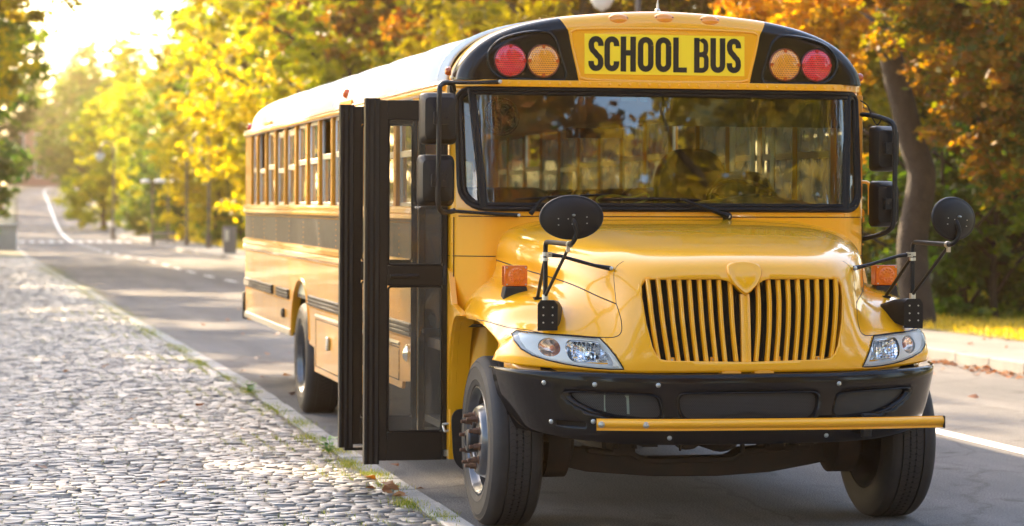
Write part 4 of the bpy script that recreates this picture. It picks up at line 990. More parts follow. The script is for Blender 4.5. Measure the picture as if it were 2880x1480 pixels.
# ------------------------------------------------------------------ mirrors
def shell(cx_, cz_, wx, wz, y, d, name, yaw=0):
    """square mirror seen from its back: rounded frustum with pinched faces"""
    Mx = Matrix.Translation((cx_, y, cz_)) @ Matrix.Rotation(yaw, 4, 'Z')
    mb = MB(); rings = []
    for k, off, r in ((1, 0, .03), (1.0, -.02, .035), (.97, -.05, .04), (.80, -.085, .03), (.42, -d, .02), (.30, -d-.004, .015)):
        P_ = roundpoly([(-wx/2*k, -wz/2*k), (wx/2*k, -wz/2*k), (wx/2*k, wz/2*k), (-wx/2*k, wz/2*k)], r*k+.004, 5); rings.append([Mx @ Vector((p[0], off, p[1])) for p in P_])
    n = len(rings[0]); vs = [v for r in rings for v in r]
    mb.add(vs, [(i*n+k, i*n+(k+1) % n, (i+1)*n+(k+1) % n, (i+1)*n+k) for i in range(len(rings)-1) for k in range(n)]+[tuple(range(len(vs)-n, len(vs)))])
    o = part(mb, name, M['plastic'], ang=25)
    mb = MB(); mb.prism([(-wx/2*.93, -wz/2*.93), (wx/2*.93, -wz/2*.93), (wx/2*.93, wz/2*.93), (-wx/2*.93, wz/2*.93)], .001, .004, 'y', M=Mx); part(mb, 'mirror_glass', M['chrome'], o, smooth=False)
    mb = MB(); cy_ = -d-.030
    mb.prism(roundpoly([(-.042, -.034), (.042, -.034), (.042, .034), (-.042, .034)], .008), cy_, -d+.005, 'y', M=Mx)
    for q in (-1, 1): mb.lathe([(.006, 0), (.006, .004), (0, .005)], Mx @ Matrix.Translation((q*.025, cy_, 0)) @ Matrix.Rotation(PI/2, 4, 'X'), 8)
    part(mb, 'bracket', M['plastic'], o, bevel=.003)
    return o
shell(-1.337, 2.157, .207, .282, -.29, .10, 'flat_mirror'); shell(-1.350, 1.820, .203, .280, -.29, .10, 'convex_mirror')
mb = MB(); mb.tube(smoothpath([(-1.262, -.30, 2.350), (-1.30, -.34, 2.352), (-1.338, -.38, 2.335), (-1.350, -.415, 2.29), (-1.352, -.415, 2.1), (-1.354, -.415, 1.9), (-1.356, -.415, 1.72), (-1.345, -.40, 1.668), (-1.31, -.36, 1.648), (-1.245, -.30, 1.655)], 5), .0145, 10)
mp = part(mb, 'mirror_pole', M['plastic'])
mb = MB(); mb.tube([(-1.285, -.32, 2.354), (-1.12, -.2, 2.36), (-.955, -.105, 2.372)], [.010, .009, .013], 8); mb.tube([(-1.262, -.30, 1.655), (-1.1, -.22, 1.645), (-.86, -.185, 1.632)], [.010, .009, .012], 8); mb.tube([(-1.25, -.28, 2.35), (-1.20, -.06, 2.32)], .012, 6); mb.tube([(-1.24, -.28, 1.655), (-1.20, -.06, 1.66)], .012, 6); mb.box(-1.235, -1.20, -.10, -.03, 2.28, 2.35); part(mb, 'mirror_brace', M['plastic'], mp)
mb = MB()
for p, r in (((-.955, -.122, 2.372), .011), ((-.862, -.20, 1.632), .009), ((-1.26, -.31, 1.66), .009)): mb.lathe([(r, 0), (r, .006), (0, .009)], Matrix.Translation(p) @ Matrix.Rotation(PI/2, 4, 'X'), 10)
part(mb, 'brace_bolt', M['steel'], mp)
shell(1.325, 2.022, .165, .262, .0, .09, 'flat_mirror', yaw=.18); shell(1.325, 1.703, .165, .265, .0, .09, 'convex_mirror', yaw=.18)
mb = MB(); mb.tube(smoothpath([(1.20, .05, 2.222), (1.26, .0, 2.215), (1.315, -.06, 2.195), (1.355, -.10, 2.165), (1.365, -.115, 2.10), (1.365, -.115, 1.9), (1.36, -.115, 1.62), (1.34, -.10, 1.555), (1.29, -.04, 1.522), (1.22, .03, 1.500)], 5), .0145, 10); mp = part(mb, 'mirror_pole', M['plastic'])
mb = MB(); mb.tube(smoothpath([(1.195, .0, 2.30), (1.235, -.01, 2.27), (1.262, -.02, 2.20), (1.285, -.03, 2.16), (1.30, -.04, 2.175), (1.305, -.05, 2.195)], 5), .004, 6); part(mb, 'mirror_wire', M['rubber'], mp)
mb = MB(); mb.tube(smoothpath([(1.205, .0, 1.83), (1.24, -.01, 1.825), (1.25, -.01, 1.79), (1.25, -.01, 1.64)], 4), .010, 8); part(mb, 'grab_handle', M['yellow'])
# crossover (oval) mirrors on the wings
for s in (-1, 1):
    foot = mb = MB()
    # moulded foot: plate facing forward plus a fin running back to the bonnet
    zf = hit_front(s*.98, 1.07)[0]; 
    secs = []
    for (xo, xi, yy, zt, zb) in ((1.022, .930, -1.415, 1.205, 1.062), (1.018, .915, -1.375, 1.212, 1.07), (1.0, .885, -1.32, 1.205, 1.085), (.965, .86, -1.25, 1.185, 1.11), (.93, .835, -1.18, 1.165, 1.12)):
        secs.append([Vector((s*a, yy+d, z)) for a, z, d in ((xo, zb, 0), (xo, zt-.02, 0), (xo-.015, zt, 0), (xi+.015, zt-.002, 0), (xi, zt-.02, 0), (xi-.0, zb+.002, 0))])
    n = 6; vs = [v for q in secs for v in q]; mb.add(vs, [(i*n+k, i*n+(k+1) % n, (i+1)*n+(k+1) % n, (i+1)*n+k) for i in range(len(secs)-1) for k in range(n)]+[tuple(range(n)), tuple(range(len(vs)-1, len(vs)-n-1, -1))])
    ft = part(mb, 'mirror_foot', M['plastic'], bevel=.006, ang=40)
    mb = MB()
    for dx in (-.024, .024):
        for z in (1.175, 1.135, 1.098): mb.lathe([(.0045, 0), (.0045, .003), (0, .004)], Matrix.Translation((s*.976+dx, -1.421, z)) @ Matrix.Rotation(PI/2, 4, 'X'), 8)
    part(mb, 'foot_screw', M['steel'], ft)
    X = s*.982; Y = -1.385
    mb = MB(); mb.tube([(X, Y, 1.17), (X, Y, 1.455)]+smoothpath([(X, Y, 1.455), (X, Y-.005, 1.485), (X, Y-.03, 1.502), (X-s*.004, Y-.10, 1.504)], 4)[1:]+[(X-s*.006, -1.90, 1.500)], .0125, 10)
    mp = part(mb, 'oval_mirror_post', M['plastic'])
    mb = MB(); mb.tube(smoothpath([(X-s*.006, -1.88, 1.500), (X-s*.004, -1.93, 1.503), (X-s*.002+.012, -1.955, 1.525), (X+.022, -1.962, 1.56), (X+.012, -1.965, 1.60), (X+.004, -1.955, 1.622)], 4), .0115, 10)
    mb.tube([(X, Y+.01, 1.225), (X-s*.004, -1.86, 1.478)], .0085, 8)
    mb.tube([(X-s*.002, Y+.01, 1.425), (X-s*.03, -1.08, 1.215)], .0095, 8); mb.box(X-s*.03-.02, X-s*.03+.02, -1.095, -1.055, 1.200, 1.214)
    e = hit_front(s*.650, 1.368)[0]
    mb.tube([(X-s*.015, Y, 1.440), (X-s*.08, Y-.002, 1.432), (s*.73, Y-.012, 1.385), tuple(e+Vector((0, -.015, .002)))], [.013, .009, .009, .013], 8)
    part(mb, 'post_brace', M['plastic'], mp)
    mb = MB(); mb.tube([(X, Y, 1.452), (X, Y, 1.432)], .0165, 12); mb.tube([(X, Y, 1.424), (X, Y, 1.408)], .0165, 12); mb.tube([(X, Y, 1.238), (X, Y, 1.210)], .0165, 12); mb.tube([(X-s*.006, -1.87, 1.5), (X-s*.006, -1.895, 1.5)], .017, 12); mb.box(X-.008, X+.008, -1.885, -1.865, 1.462, 1.492)
    mb.lathe([(.010, 0), (.010, .008), (0, .012)], Matrix.Translation(e+Vector((0, -.028, .003))) @ Matrix.Rotation(PI/2, 4, 'X'), 8)
    mb.box(X-s*.032, X-s*.002, Y-.012, Y+.012, 1.428, 1.452)
    part(mb, 'post_clamp', M['steel'], mp)
    tilt = -.10 if s < 0 else .12; ax = .157 if s < 0 else .146
    Mo = Matrix.Translation((X+.002, -1.935, 1.631)) @ Matrix.Rotation(-.12 if s < 0 else .38, 4, 'Z') @ Matrix.Rotation(tilt*.3 if s < 0 else .12, 4, 'Y') @ Matrix.Rotation(PI/2, 4, 'X') @ Matrix.Diagonal((ax, .108, .108, 1))
    mb = MB(); mb.lathe([(1, -.06), (1.0, 0), (.985, .06), (.95, .08), (.92, .075), (.86, .12), (.7, .19), (.45, .24), (.2, .255), (0, .26)], Mo, 48); ov = part(mb, 'oval_mirror', M['plastic'], ang=50)
    mb = MB(); mb.lathe([(.97, -.05), (.8, -.28), (.5, -.42), (.2, -.47), (0, -.48)], Mo, 40); part(mb, 'mirror_glass', M['chrome'], ov)
    mb = MB()
    for dx, dz in ((-.42, -.04), (-.42, -.32), (.46, .0), (.46, -.28), (-.12, -.06), (0, -.30)): mb.lathe([(.022, .22), (.022, .262), (0, .27)], Mo @ Matrix.Translation((dx, dz, 0)), 8)
    mb.lathe([(.055, .24), (.055, .36), (.03, .42), (0, .43)], Mo @ Matrix.Translation((.05, .10, 0)), 10)
    part(mb, 'mirror_screw', M['steel'], ov)
    # turn lamp on the wing
    yl = -.86; zt = hit_top(s*1.0, yl)[0].z
    mb = MB(); mb.prism([(s*.955, 1.19), (s*1.10, 1.17), (s*1.082, 1.262), (s*.968, 1.262)], yl-.035, yl+.05, 'y'); bs = part(mb, 'turn_lamp_base', M['blackm'], bevel=.006)
    mb = MB(); mb.box(s*1.025-.062, s*1.025+.062, yl-.028, yl+.045, 1.262, 1.372); tl_ = part(mb, 'turn_lamp', M['amberside'], bevel=.006)
    mb = MB(); mb.box(s*1.025-.058, s*1.025+.058, yl-.033, yl-.027, 1.266, 1.368); mb.lathe([(.046, 0), (.044, .006), (.040, .008), (.02, .010), (0, .010)], Matrix.Translation((s*1.025, yl-.032, 1.317)) @ Matrix.Rotation(PI/2, 4, 'X'), 32)
    for r, nn_ in ((.034, 12), (.019, 7)):
        for k in range(nn_): a = 2*PI*k/nn_; mb.lathe([(.006, 0), (.004, .0035), (0, .0045)], Matrix.Translation((s*1.025+r*math.cos(a), yl-.0415, 1.317+r*math.sin(a))) @ Matrix.Rotation(PI/2, 4, 'X'), 8)
    part(mb, 'lamp_lens', M['amber'], tl_, ang=30)
    mb = MB()
    for q in (-1, 1):
        for z in (1.273, 1.361): mb.lathe([(.004, 0), (.004, .004), (0, .005)], Matrix.Translation((s*1.025+q*.05, yl-.032, z)) @ Matrix.Rotation(PI/2, 4, 'X'), 8)
    part(mb, 'lamp_screw', M['steel'], tl_)
# rubber bonnet latch by the left wing
mb = MB(); mb.box(-.99, -.955, -.10, -.05, 1.235, 1.27); mb.tube([(-.965, -.11, 1.26), (-.962, -.13, 1.285)], .008, 6); part(mb, 'bonnet_latch', M['rubber'], bevel=.004)

# ------------------------------------------------------------------ wheels

def wheel(x, y, z, s, kind, r=.445):
    Mx = Matrix.Translation((x, y, z)) @ Matrix.Rotation(s*PI/2, 4, 'Y')
    def groove(h, w_, d): return [(r, h+w_/2), (r-d, h+w_/2-.0008), (r-d, h-w_/2+.0008), (r, h-w_/2)]
    prof = [(.288, -.012), (.292, -.004), (.300, -.0015), (.318, .002), (.322, .0045), (.328, .003), (.36, .006), (.385, .004), (.388, .006), (.394, .003), (.412, -.004), (.416, -.003), (.424, -.010), (.436, -.022), (.442, -.034), (r-.0008, -.042), (r, -.048)]
    prof += groove(-.080, .010, .012)+groove(-.122, .0036, .007)+groove(-.155, .0036, .007)+groove(-.197, .010, .012)
    prof += [(r, -.226), (.442, -.238), (.436, -.252), (.412, -.268), (.36, -.278), (.32, -.272), (.292, -.265), (.288, -.255)]
    mb = MB(); mb.lathe(prof, Mx, 96)
    # stepped notches along the two fine grooves and curved sipes between
    for g, ph in ((-.122, 0), (-.155, .5)):
        for k in range(84):
            a = 2*PI*(k+ph)/84; Q = Mx @ Matrix.Rotation(a, 4, 'Z'); w2 = .0058
            mb.add([Q @ Vector((r+.0006, -w2, g-w2)), Q @ Vector((r+.0006, w2, g-w2)), Q @ Vector((r+.0006, w2, g+w2)), Q @ Vector((r+.0006, -w2, g+w2))], [(0, 1, 2, 3)], 1)
    for k in range(84):
        a = 2*PI*k/84
        for h0, h1, dd in ((-.088, -.118, .35), (-.159, -.190, -.35), (-.126, -.151, .2)):
            pts = []
            for q in range(5):
                t = q/4; aa = a+dd*.06*math.sin(t*PI)+.02*t*dd; h_ = h0+(h1-h0)*t; pts.append((aa, h_))
            vs = []
            for aa, h_ in pts:
                for w2 in (-.0022, .0022): vs.append(Mx @ Vector(((r+.0005)*math.cos(aa+w2/r*.5), (r+.0005)*math.sin(aa+w2/r*.5), h_)))
            mb.add(vs, [(2*i, 2*i+1, 2*i+3, 2*i+2) for i in range(4)], 1)

    ty = mb.build('wheel', [M['tyre'], M['gap2']], BUS, ang=28)
    ty.name = 'wheel'
    # rim
    mb = MB(); mb.lathe([(.288, -.020), (.286, -.006), (.280, -.003), (.274, -.008), (.268, -.03), (.250, -.045), (.244, -.10), (.238, -.20), (.25, -.23), (.27, -.25), (.286, -.26)], Mx, 64)
    rim = mb.build('rim', M['hubmetal'], ty, ang=40)
    if kind == 'front':
        mb = MB(); mb.lathe([(.240, -.125), (.235, -.112), (.222, -.095), (.192, -.030), (.178, -.004), (.170, .004), (.160, .008), (.100, .008), (.094, .002), (.090, -.02)], Mx, 64)
        mb.build('hub_disc', M['hubmetal'], ty, ang=30)
        mb = MB(); mb.lathe([(.092, -.01), (.078, -.005), (.062, .0), (.060, .045), (.052, .055), (.030, .058), (.028, .052), (0, .052)], Mx, 40); mb.build('hub_cap', M['hubblack'], ty, ang=35)
        mb = MB()
        for k in range(5):
            a = 2*PI*k/5+.35; Q = Mx @ Matrix.Rotation(a, 4, 'Z') @ Matrix.Translation((.209, 0, -.062)) @ Matrix.Rotation(R(62), 4, 'Y')
            mb.lathe([(.030, -.004), (.030, .0035), (.026, .004), (.0, .004)], Q, 20)
        mb.build('hand_hole', M['dark'], ty, ang=40)
        h0, rr = .008, .132
    else:
        mb = MB(); mb.lathe([(.240, -.19), (.225, -.185), (.200, -.150), (.160, -.158), (.10, -.158), (.098, -.10), (.085, -.07), (0, -.065)], Mx, 48); mb.build('hub_disc', M['hubmetal'], ty, ang=30)
        h0, rr = -.158, .135
    mb = MB()
    for k in range(10):
        a = 2*PI*k/10+.16; Q = Mx @ Matrix.Rotation(a, 4, 'Z') @ Matrix.Translation((rr, 0, h0))
        mb.lathe([(.019, 0), (.019, .006), (.0165, .007), (.0165, .03), (.014, .034)], Q, 6); mb.lathe([(.010, .03), (.010, .056), (.008, .059), (0, .059)], Q, 10)
        mb.lathe([(.022, 0), (.022, .004), (.018, .006)], Q, 12)
    mb.build('wheel_nut', M['rust'], ty, ang=30)
    return ty
for s in (-1, 1):
    wheel(s*1.205, -.75, .446, s, 'front'); wheel(s*1.205, 6.50, .440, s, 'rear'); wheel(s*.905, 6.50, .440, s, 'rear')

# ------------------------------------------------------------------ underbody seen beneath the bumper
mb = MB(); top = [(-.93, .45), (-.62, .40), (-.50, .382), (-.37, .378), (-.31, .345), (-.26, .338), (.165, .338), (.20, .35), (.235, .38), (.62, .40), (.93, .45)]
bot = [(.93, .35), (.62, .29), (.40, .255), (.1, .238), (-.25, .243), (-.62, .275), (-.93, .35)]
mb.prism(top+bot, -.80, -.70, 'y'); mb.prism([(p[0], p[1]) for p in top[1:-1]]+[(p[0], p[1]-.028) for p in top[1:-1]][::-1], -.83, -.67, 'y', 0, Matrix.Translation((0, 0, .004)))
part(mb, 'front_axle', M['under'], bevel=.006)
for s in (-1, 1):
    mb = MB()
    for k in range(3): mb.box(s*.42-.04, s*.42+.04, -1.35+k*.05, .0-k*.1, .455+k*.014, .467+k*.014)
    mb.box(s*.42-.06, s*.42+.06, -.83, -.67, .375, .52); mb.tube([(s*.42-.05, -.86, .40), (s*.42-.05, -.86, .54)], .012, 6); mb.tube([(s*.42+.05, -.86, .40), (s*.42+.05, -.86, .54)], .012, 6)
    part(mb, 'leaf_spring', M['under'], bevel=.003)
    mb = MB(); mb.box(s*.42-.035, s*.42+.035, -1.5, 10.3, .60, .82); part(mb, 'frame_rail', M['under'], smooth=False)
    mb = MB(); mb.tube([(s*.52, -.62, .56), (s*.85, -.70, .50)], .035, 10); mb.tube([(s*.56, -.62, .50), (s*.63, -.64, .50)], .055, 12); mb.lathe([(.20, 0), (.20, .12), (.10, .16), (0, .16)], Matrix.Translation((s*.86, -.75, .446)) @ Matrix.Rotation(-s*PI/2, 4, 'Y'), 24); part(mb, 'brake_assembly', M['under'])
mb = MB(); mb.lathe([(0, -.12), (.10, -.11), (.13, -.04), (.13, .25), (.10, .3), (0, .3)], Matrix.Translation((.08, -.9, .512)) @ Matrix.Rotation(-PI/2, 4, 'X'), 20); mb.lathe([(0, 0), (.07, .01), (.08, .1), (0, .11)], Matrix.Translation((-.10, -.98, .470)) @ Matrix.Rotation(-PI/2, 4, 'X'), 16)
mb.box(-.30, .30, -1.1, -.2, .56, .85); mb.box(.175, .195, -1.0, -.97, .385, .60); mb.box(-.165, -.152, -1.0, -.98, .395, .60); part(mb, 'oil_pan', M['under'], bevel=.02)
mb = MB(); mb.tube([(0, .2, .60), (0, 6.5, .45)], .05, 10); mb.tube([(-1.0, 6.5, .44), (1.0, 6.5, .44)], .08, 12); mb.lathe([(0, -.2), (.14, -.14), (.19, 0), (.14, .14), (0, .2)], Matrix.Translation((0, 6.5, .44)) @ Matrix.Rotation(PI/2, 4, 'X'), 20); part(mb, 'driveline', M['under'])
mb = MB(); mb.box(-.9, .9, 1.6, 5.5, .62, .88); mb.box(-1.15, 1.15, 7.1, 10.5, .66, .90); mb.box(-1.15, 1.15, .2, 5.8, .84, .90); part(mb, 'floor_pan', M['under'], smooth=False)
HAZE = .0006

# ================================================================== GROUND
def zt(y):
    t = min(max((y-95)/160, 0), 1); return 3.3*t*t*(3-2*t)
def ground_mat(name, c1, c2, scale, fine, rough=.9, c3=None, bump=.01, fs=None):
    m = bpy.data.materials.new(name); m.use_nodes = True; n = m.node_tree; b = n.nodes['Principled BSDF']; b.inputs['Roughness'].default_value = rough
    b.inputs['Specular IOR Level'].default_value = .35
    tc = n.nodes.new('ShaderNodeTexCoord')
    a = n.nodes.new('ShaderNodeTexNoise'); a.inputs['Scale'].default_value = scale; a.inputs['Detail'].default_value = 8; a.inputs['Roughness'].default_value = .6
    f = n.nodes.new('ShaderNodeTexVoronoi' if fs is None else 'ShaderNodeTexNoise'); f.inputs['Scale'].default_value = fine
    n.links.new(tc.outputs['Object'], a.inputs['Vector']); n.links.new(tc.outputs['Object'], f.inputs['Vector'])
    r = n.nodes.new('ShaderNodeValToRGB'); r.color_ramp.elements[0].position = .32; r.color_ramp.elements[1].position = .68
    r.color_ramp.elements[0].color = (*c1, 1); r.color_ramp.elements[1].color = (*c2, 1)
    n.links.new(a.outputs[0], r.inputs[0])
    mx = n.nodes.new('ShaderNodeMix'); mx.data_type = 'RGBA'; mx.blend_type = 'MULTIPLY'; mx.inputs['Factor'].default_value = .75
    r2 = n.nodes.new('ShaderNodeValToRGB'); r2.color_ramp.elements[0].position = .05; r2.color_ramp.elements[1].position = .6
    r2.color_ramp.elements[0].color = (1.35, 1.33, 1.3, 1) if c3 is None else (*c3, 1); r2.color_ramp.elements[1].color = (.62, .62, .62, 1)
    n.links.new(f.outputs[0], r2.inputs[0]); n.links.new(r.outputs[0], mx.inputs['A']); n.links.new(r2.outputs[0], mx.inputs['B'])
    n.links.new(mx.outputs['Result'], b.inputs['Base Color'])
    bp = n.nodes.new('ShaderNodeBump'); bp.inputs['Strength'].default_value = .6; bp.inputs['Distance'].default_value = bump
    n.links.new(f.outputs[0], bp.inputs['Height']); n.links.new(bp.outputs[0], b.inputs['Normal'])
    return m
M['asphalt'] = ground_mat('asphalt', (.15, .145, .14), (.21, .20, .19), .9, 130, .88, bump=.006)
def asphalt():
    m = bpy.data.materials.new('asphalt_worn'); m.use_nodes = True; n = m.node_tree; b = n.nodes['Principled BSDF']; b.inputs['Roughness'].default_value = .92; b.inputs['Specular IOR Level'].default_value = .15
    tc = n.nodes.new('ShaderNodeTexCoord'); L = n.links.new
    def noise(sc__, det, ro=.6, stretch=None):
        z = n.nodes.new('ShaderNodeTexNoise'); z.inputs['Scale'].default_value = sc__; z.inputs['Detail'].default_value = det; z.inputs['Roughness'].default_value = ro
        if stretch: mp = n.nodes.new('ShaderNodeMapping'); mp.inputs['Scale'].default_value = stretch; L(tc.outputs['Object'], mp.inputs[0]); L(mp.outputs[0], z.inputs['Vector'])
        else: L(tc.outputs['Object'], z.inputs['Vector'])
        return z
    def ramp(src, p0, c0, p1, c1):
        r = n.nodes.new('ShaderNodeValToRGB'); e = r.color_ramp.elements; e[0].position = p0; e[1].position = p1; e[0].color = (*c0, 1); e[1].color = (*c1, 1); L(src, r.inputs[0]); return r
    def mul(a, b_, f=1):
        x = n.nodes.new('ShaderNodeMix'); x.data_type = 'RGBA'; x.blend_type = 'MULTIPLY'; x.inputs['Factor'].default_value = f; L(a, x.inputs['A']); L(b_, x.inputs['B']); return x.outputs['Result']
    big = ramp(noise(.45, 6).outputs[0], .35, (.175, .173, .170), .65, (.235, .228, .220))
    wear = ramp(noise(.5, 5, .6, (3.5, .18, 1)).outputs[0], .35, (.78, .78, .79), .7, (1.12, 1.1, 1.08))      # lengthwise tyre tracks
    grain = ramp(noise(95, 3, .8).outputs[0], .36, (.45, .45, .46), .66, (1.55, 1.53, 1.5))
    stain = ramp(noise(2.3, 4, .5).outputs[0], .28, (.62, .61, .6), .40, (1, 1, 1))
    v = n.nodes.new('ShaderNodeTexVoronoi'); v.feature = 'DISTANCE_TO_EDGE'; v.inputs['Scale'].default_value = .42
    dn = noise(2.2, 5); ad = n.nodes.new('ShaderNodeMix'); ad.data_type = 'RGBA'; ad.inputs['Factor'].default_value = .22; L(tc.outputs['Object'], ad.inputs['A']); L(dn.outputs['Color'], ad.inputs['B']); L(ad.outputs['Result'], v.inputs['Vector'])
    crack = ramp(v.outputs['Distance'], .0025, (.80, .79, .78), .008, (1, 1, 1))
    L(mul(mul(mul(mul(big.outputs[0], wear.outputs[0]), grain.outputs[0], 1), stain.outputs[0]), crack.outputs[0]), b.inputs['Base Color'])
    bp = n.nodes.new('ShaderNodeBump'); bp.inputs['Strength'].default_value = .7; bp.inputs['Distance'].default_value = .006; L(grain.outputs[0], bp.inputs['Height']); L(bp.outputs[0], b.inputs['Normal'])
    return m
M['asphalt'] = asphalt()
M['earth'] = ground_mat('park_soil', (.07, .06, .035), (.12, .12, .05), .25, 9, .95, bump=.03)
M['concrete'] = ground_mat('pavement_concrete', (.19, .18, .165), (.27, .255, .235), 1.2, 60, .85, bump=.004)
M['kerb'] = ground_mat('granite_kerb', (.22, .22, .22), (.32, .31, .30), 3, 220, .8, bump=.003)
M['lawn'] = ground_mat('lawn_soil', (.16, .15, .03), (.30, .25, .05), .8, 26, .95, bump=.03)
M['paint'] = mat('road_paint', (.80, .79, .76), .6, vary=(30, .25, (.5, .49, .46)))
M['joint'] = mat('cobble_joint', (.17, .16, .13), .95, vary=(5, .9, (.20, .20, .08)))
def strip(left, right, name, m, dz, kind='structure', step=None):
    """surface between two edge polylines given as (x,y), draped on the terrain"""
    ys = sorted(set([p[1] for p in left]+[p[1] for p in right]+list(np.arange(max(left[0][1], right[0][1]), min(left[-1][1], right[-1][1]), 4.0))))
    ys = [y for y in ys if max(left[0][1], right[0][1]) <= y <= min(left[-1][1], right[-1][1])]
    L_ = np.array(left); R_ = np.array(right); mb = MB(); vs = []
    for y in ys:
        xl = np.interp(y, L_[:, 1], L_[:, 0]); xr = np.interp(y, R_[:, 1], R_[:, 0])
        for t in np.linspace(0, 1, 5): vs.append((xl+(xr-xl)*t, y, zt(y)+dz))
    mb.add(vs, [(i*5+k, i*5+k+1, i*5+k+6, i*5+k+5) for i in range(len(ys)-1) for k in range(4)])
    o = mb.build(name, m, smooth=False); tag(o, kind=kind) if kind else None
    return o
# terrain sheet to the horizon
xsT = np.concatenate([[-900, -300, -120, -60], np.arange(-40, 61, 5), [90, 150, 320, 900]]); ysT = np.concatenate([[-300, -100, -50], np.arange(-30, 300, 6), [340, 420, 600, 1200]])
vs = [(x, y, zt(y)-.02+(0 if -25 < x < 9 else min(.9, max(0, (x-9))*.02)+min(2.5, max(0, (-25-x))*.03))) for y in ysT for x in xsT]
nx = len(xsT); mb = MB(); mb.add(vs, [(i*nx+k, i*nx+k+1, (i+1)*nx+k+1, (i+1)*nx+k) for i in range(len(ysT)-1) for k in range(nx-1)])
tag(mb.build('ground', M['earth'], smooth=True, ang=80), kind='structure')
KL = [(-1.26, -40), (-1.26, -3), (-1.25, 0), (-1.28, 4), (-1.24, 9), (-1.36, 16), (-1.55, 25), (-1.60, 35), (-1.78, 40), (-1.92, 52), (-2.1, 64), (-2.2, 79), (-1.85, 100), (-1.5, 123), (-.9, 156), (-.3, 191), (.9, 218), (3.5, 250), (8, 290)]
KR = [(6.45, -40), (6.45, 12), (6.2, 25), (5.3, 40), (3.9, 57), (3.3, 64), (3.05, 72), (2.85, 88), (2.8, 100), (3.2, 128), (3.7, 149), (4.3, 178), (4.5, 200), (5.3, 218), (8, 250), (12.5, 290)]
KS = [(8.05, -40), (8.05, 12), (7.8, 25), (6.8, 40), (5.4, 57), (4.8, 66), (4.7, 77), (4.3, 97), (4.6, 121), (5.2, 150), (6.2, 178), (6.6, 200), (7.2, 218), (10, 250), (14.5, 290)]
strip(KL, KR, 'road', M['asphalt'], .0)
strip([(x+.16, y) for x, y in KR], KS, 'pavement', M['concrete'], .125)
strip(KS, [(x+14, y) for x, y in KS], 'lawn', M['lawn'], .13)
strip([(x-9, y) for x, y in KL], [(x-.15, y) for x, y in KL], 'cobbled_pavement', M['joint'], .0145)
# right-hand kerb: stones
def kerb_run(line, y0, y1, w_, top, length, name, side, gap=.012):
    mb = MB(); A = np.array(line); y = y0
    while y < y1:
        ln = length*(1+.1*math.sin(y*7)); ya, yb_x = y, y+ln-gap
        xa, xb = np.interp(ya, A[:, 1], A[:, 0]), np.interp(yb_x, A[:, 1], A[:, 0])
        j = rng.uniform(-.004, .004); dz = rng.uniform(-.004, .004)
        v = [(xa+j, ya, zt(ya)-.05), (xa+j+side*w_, ya, zt(ya)-.05), (xb+j+side*w_, yb_x, zt(yb_x)-.05), (xb+j, yb_x, zt(yb_x)-.05)]
        v += [(p[0], p[1], zt(p[1])+top+dz) for p in v]
        mb.add(v, [(0, 1, 2, 3), (4, 5, 6, 7), (0, 1, 5, 4), (1, 2, 6, 5), (2, 3, 7, 6), (3, 0, 4, 7)]); y += ln
    o = mb.build(name, M['kerb'], smooth=False, bevel=.008, seg=1); tag(o, kind='structure'); return o
kerb_run(KR, -8, 215, .16, .128, 1.0, 'kerb', 1)
M['kerb'] = ground_mat('pale_granite_kerb', (.32, .32, .31), (.46, .45, .43), 3, 220, .8, bump=.003)
kerb_run(KL, -3, 130, .145, .024, .62, 'kerb_stones', -1, .03)
# road markings
strip([(x-.075, y) for x, y in [(3.27, -12), (3.27, 20), (2.9, 30), (1.75, 38)]], [(x+.075, y) for x, y in [(3.27, -12), (3.27, 20), (2.9, 30), (1.75, 38)]], 'road_marking', M['paint'], .004)
CL = [(1.75, 38), (1.51, 42.4), (1.3, 48.6), (1.28, 52.2), (1.1, 59.9), (.73, 66), (.49, 74.3), (.30, 94.6), (.55, 115.8), (1.07, 143.5), (1.63, 174.1), (2.1, 204.7), (3, 222), (5.5, 250)]
CLa = np.array(CL)
def cl(y): return float(np.interp(y, CLa[:, 1], CLa[:, 0]))
mb = MB()
def dash(ya, yb_, w_=.05):
    yy = np.linspace(ya, yb_, max(2, int((yb_-ya)/4)+2)); vs = []
    for y in yy: vs += [(cl(y)-w_, y, zt(y)+.004), (cl(y)+w_, y, zt(y)+.004)]
    mb.add(vs, [(2*i, 2*i+1, 2*i+3, 2*i+2) for i in range(len(yy)-1)])
y = 39.5
while y < 88: dash(y, y+1.6); y += 3.4
dash(92, 248, .06)
for k in range(12):
    x = -1.9+k*.40; mb.add([(x, 91.5, .004), (x+.22, 91.5, .004), (x+.22, 94.5, .004), (x, 94.5, .004)], [(0, 1, 2, 3)])
tag(mb.build('road_marking', M['paint'], smooth=False), kind='structure')

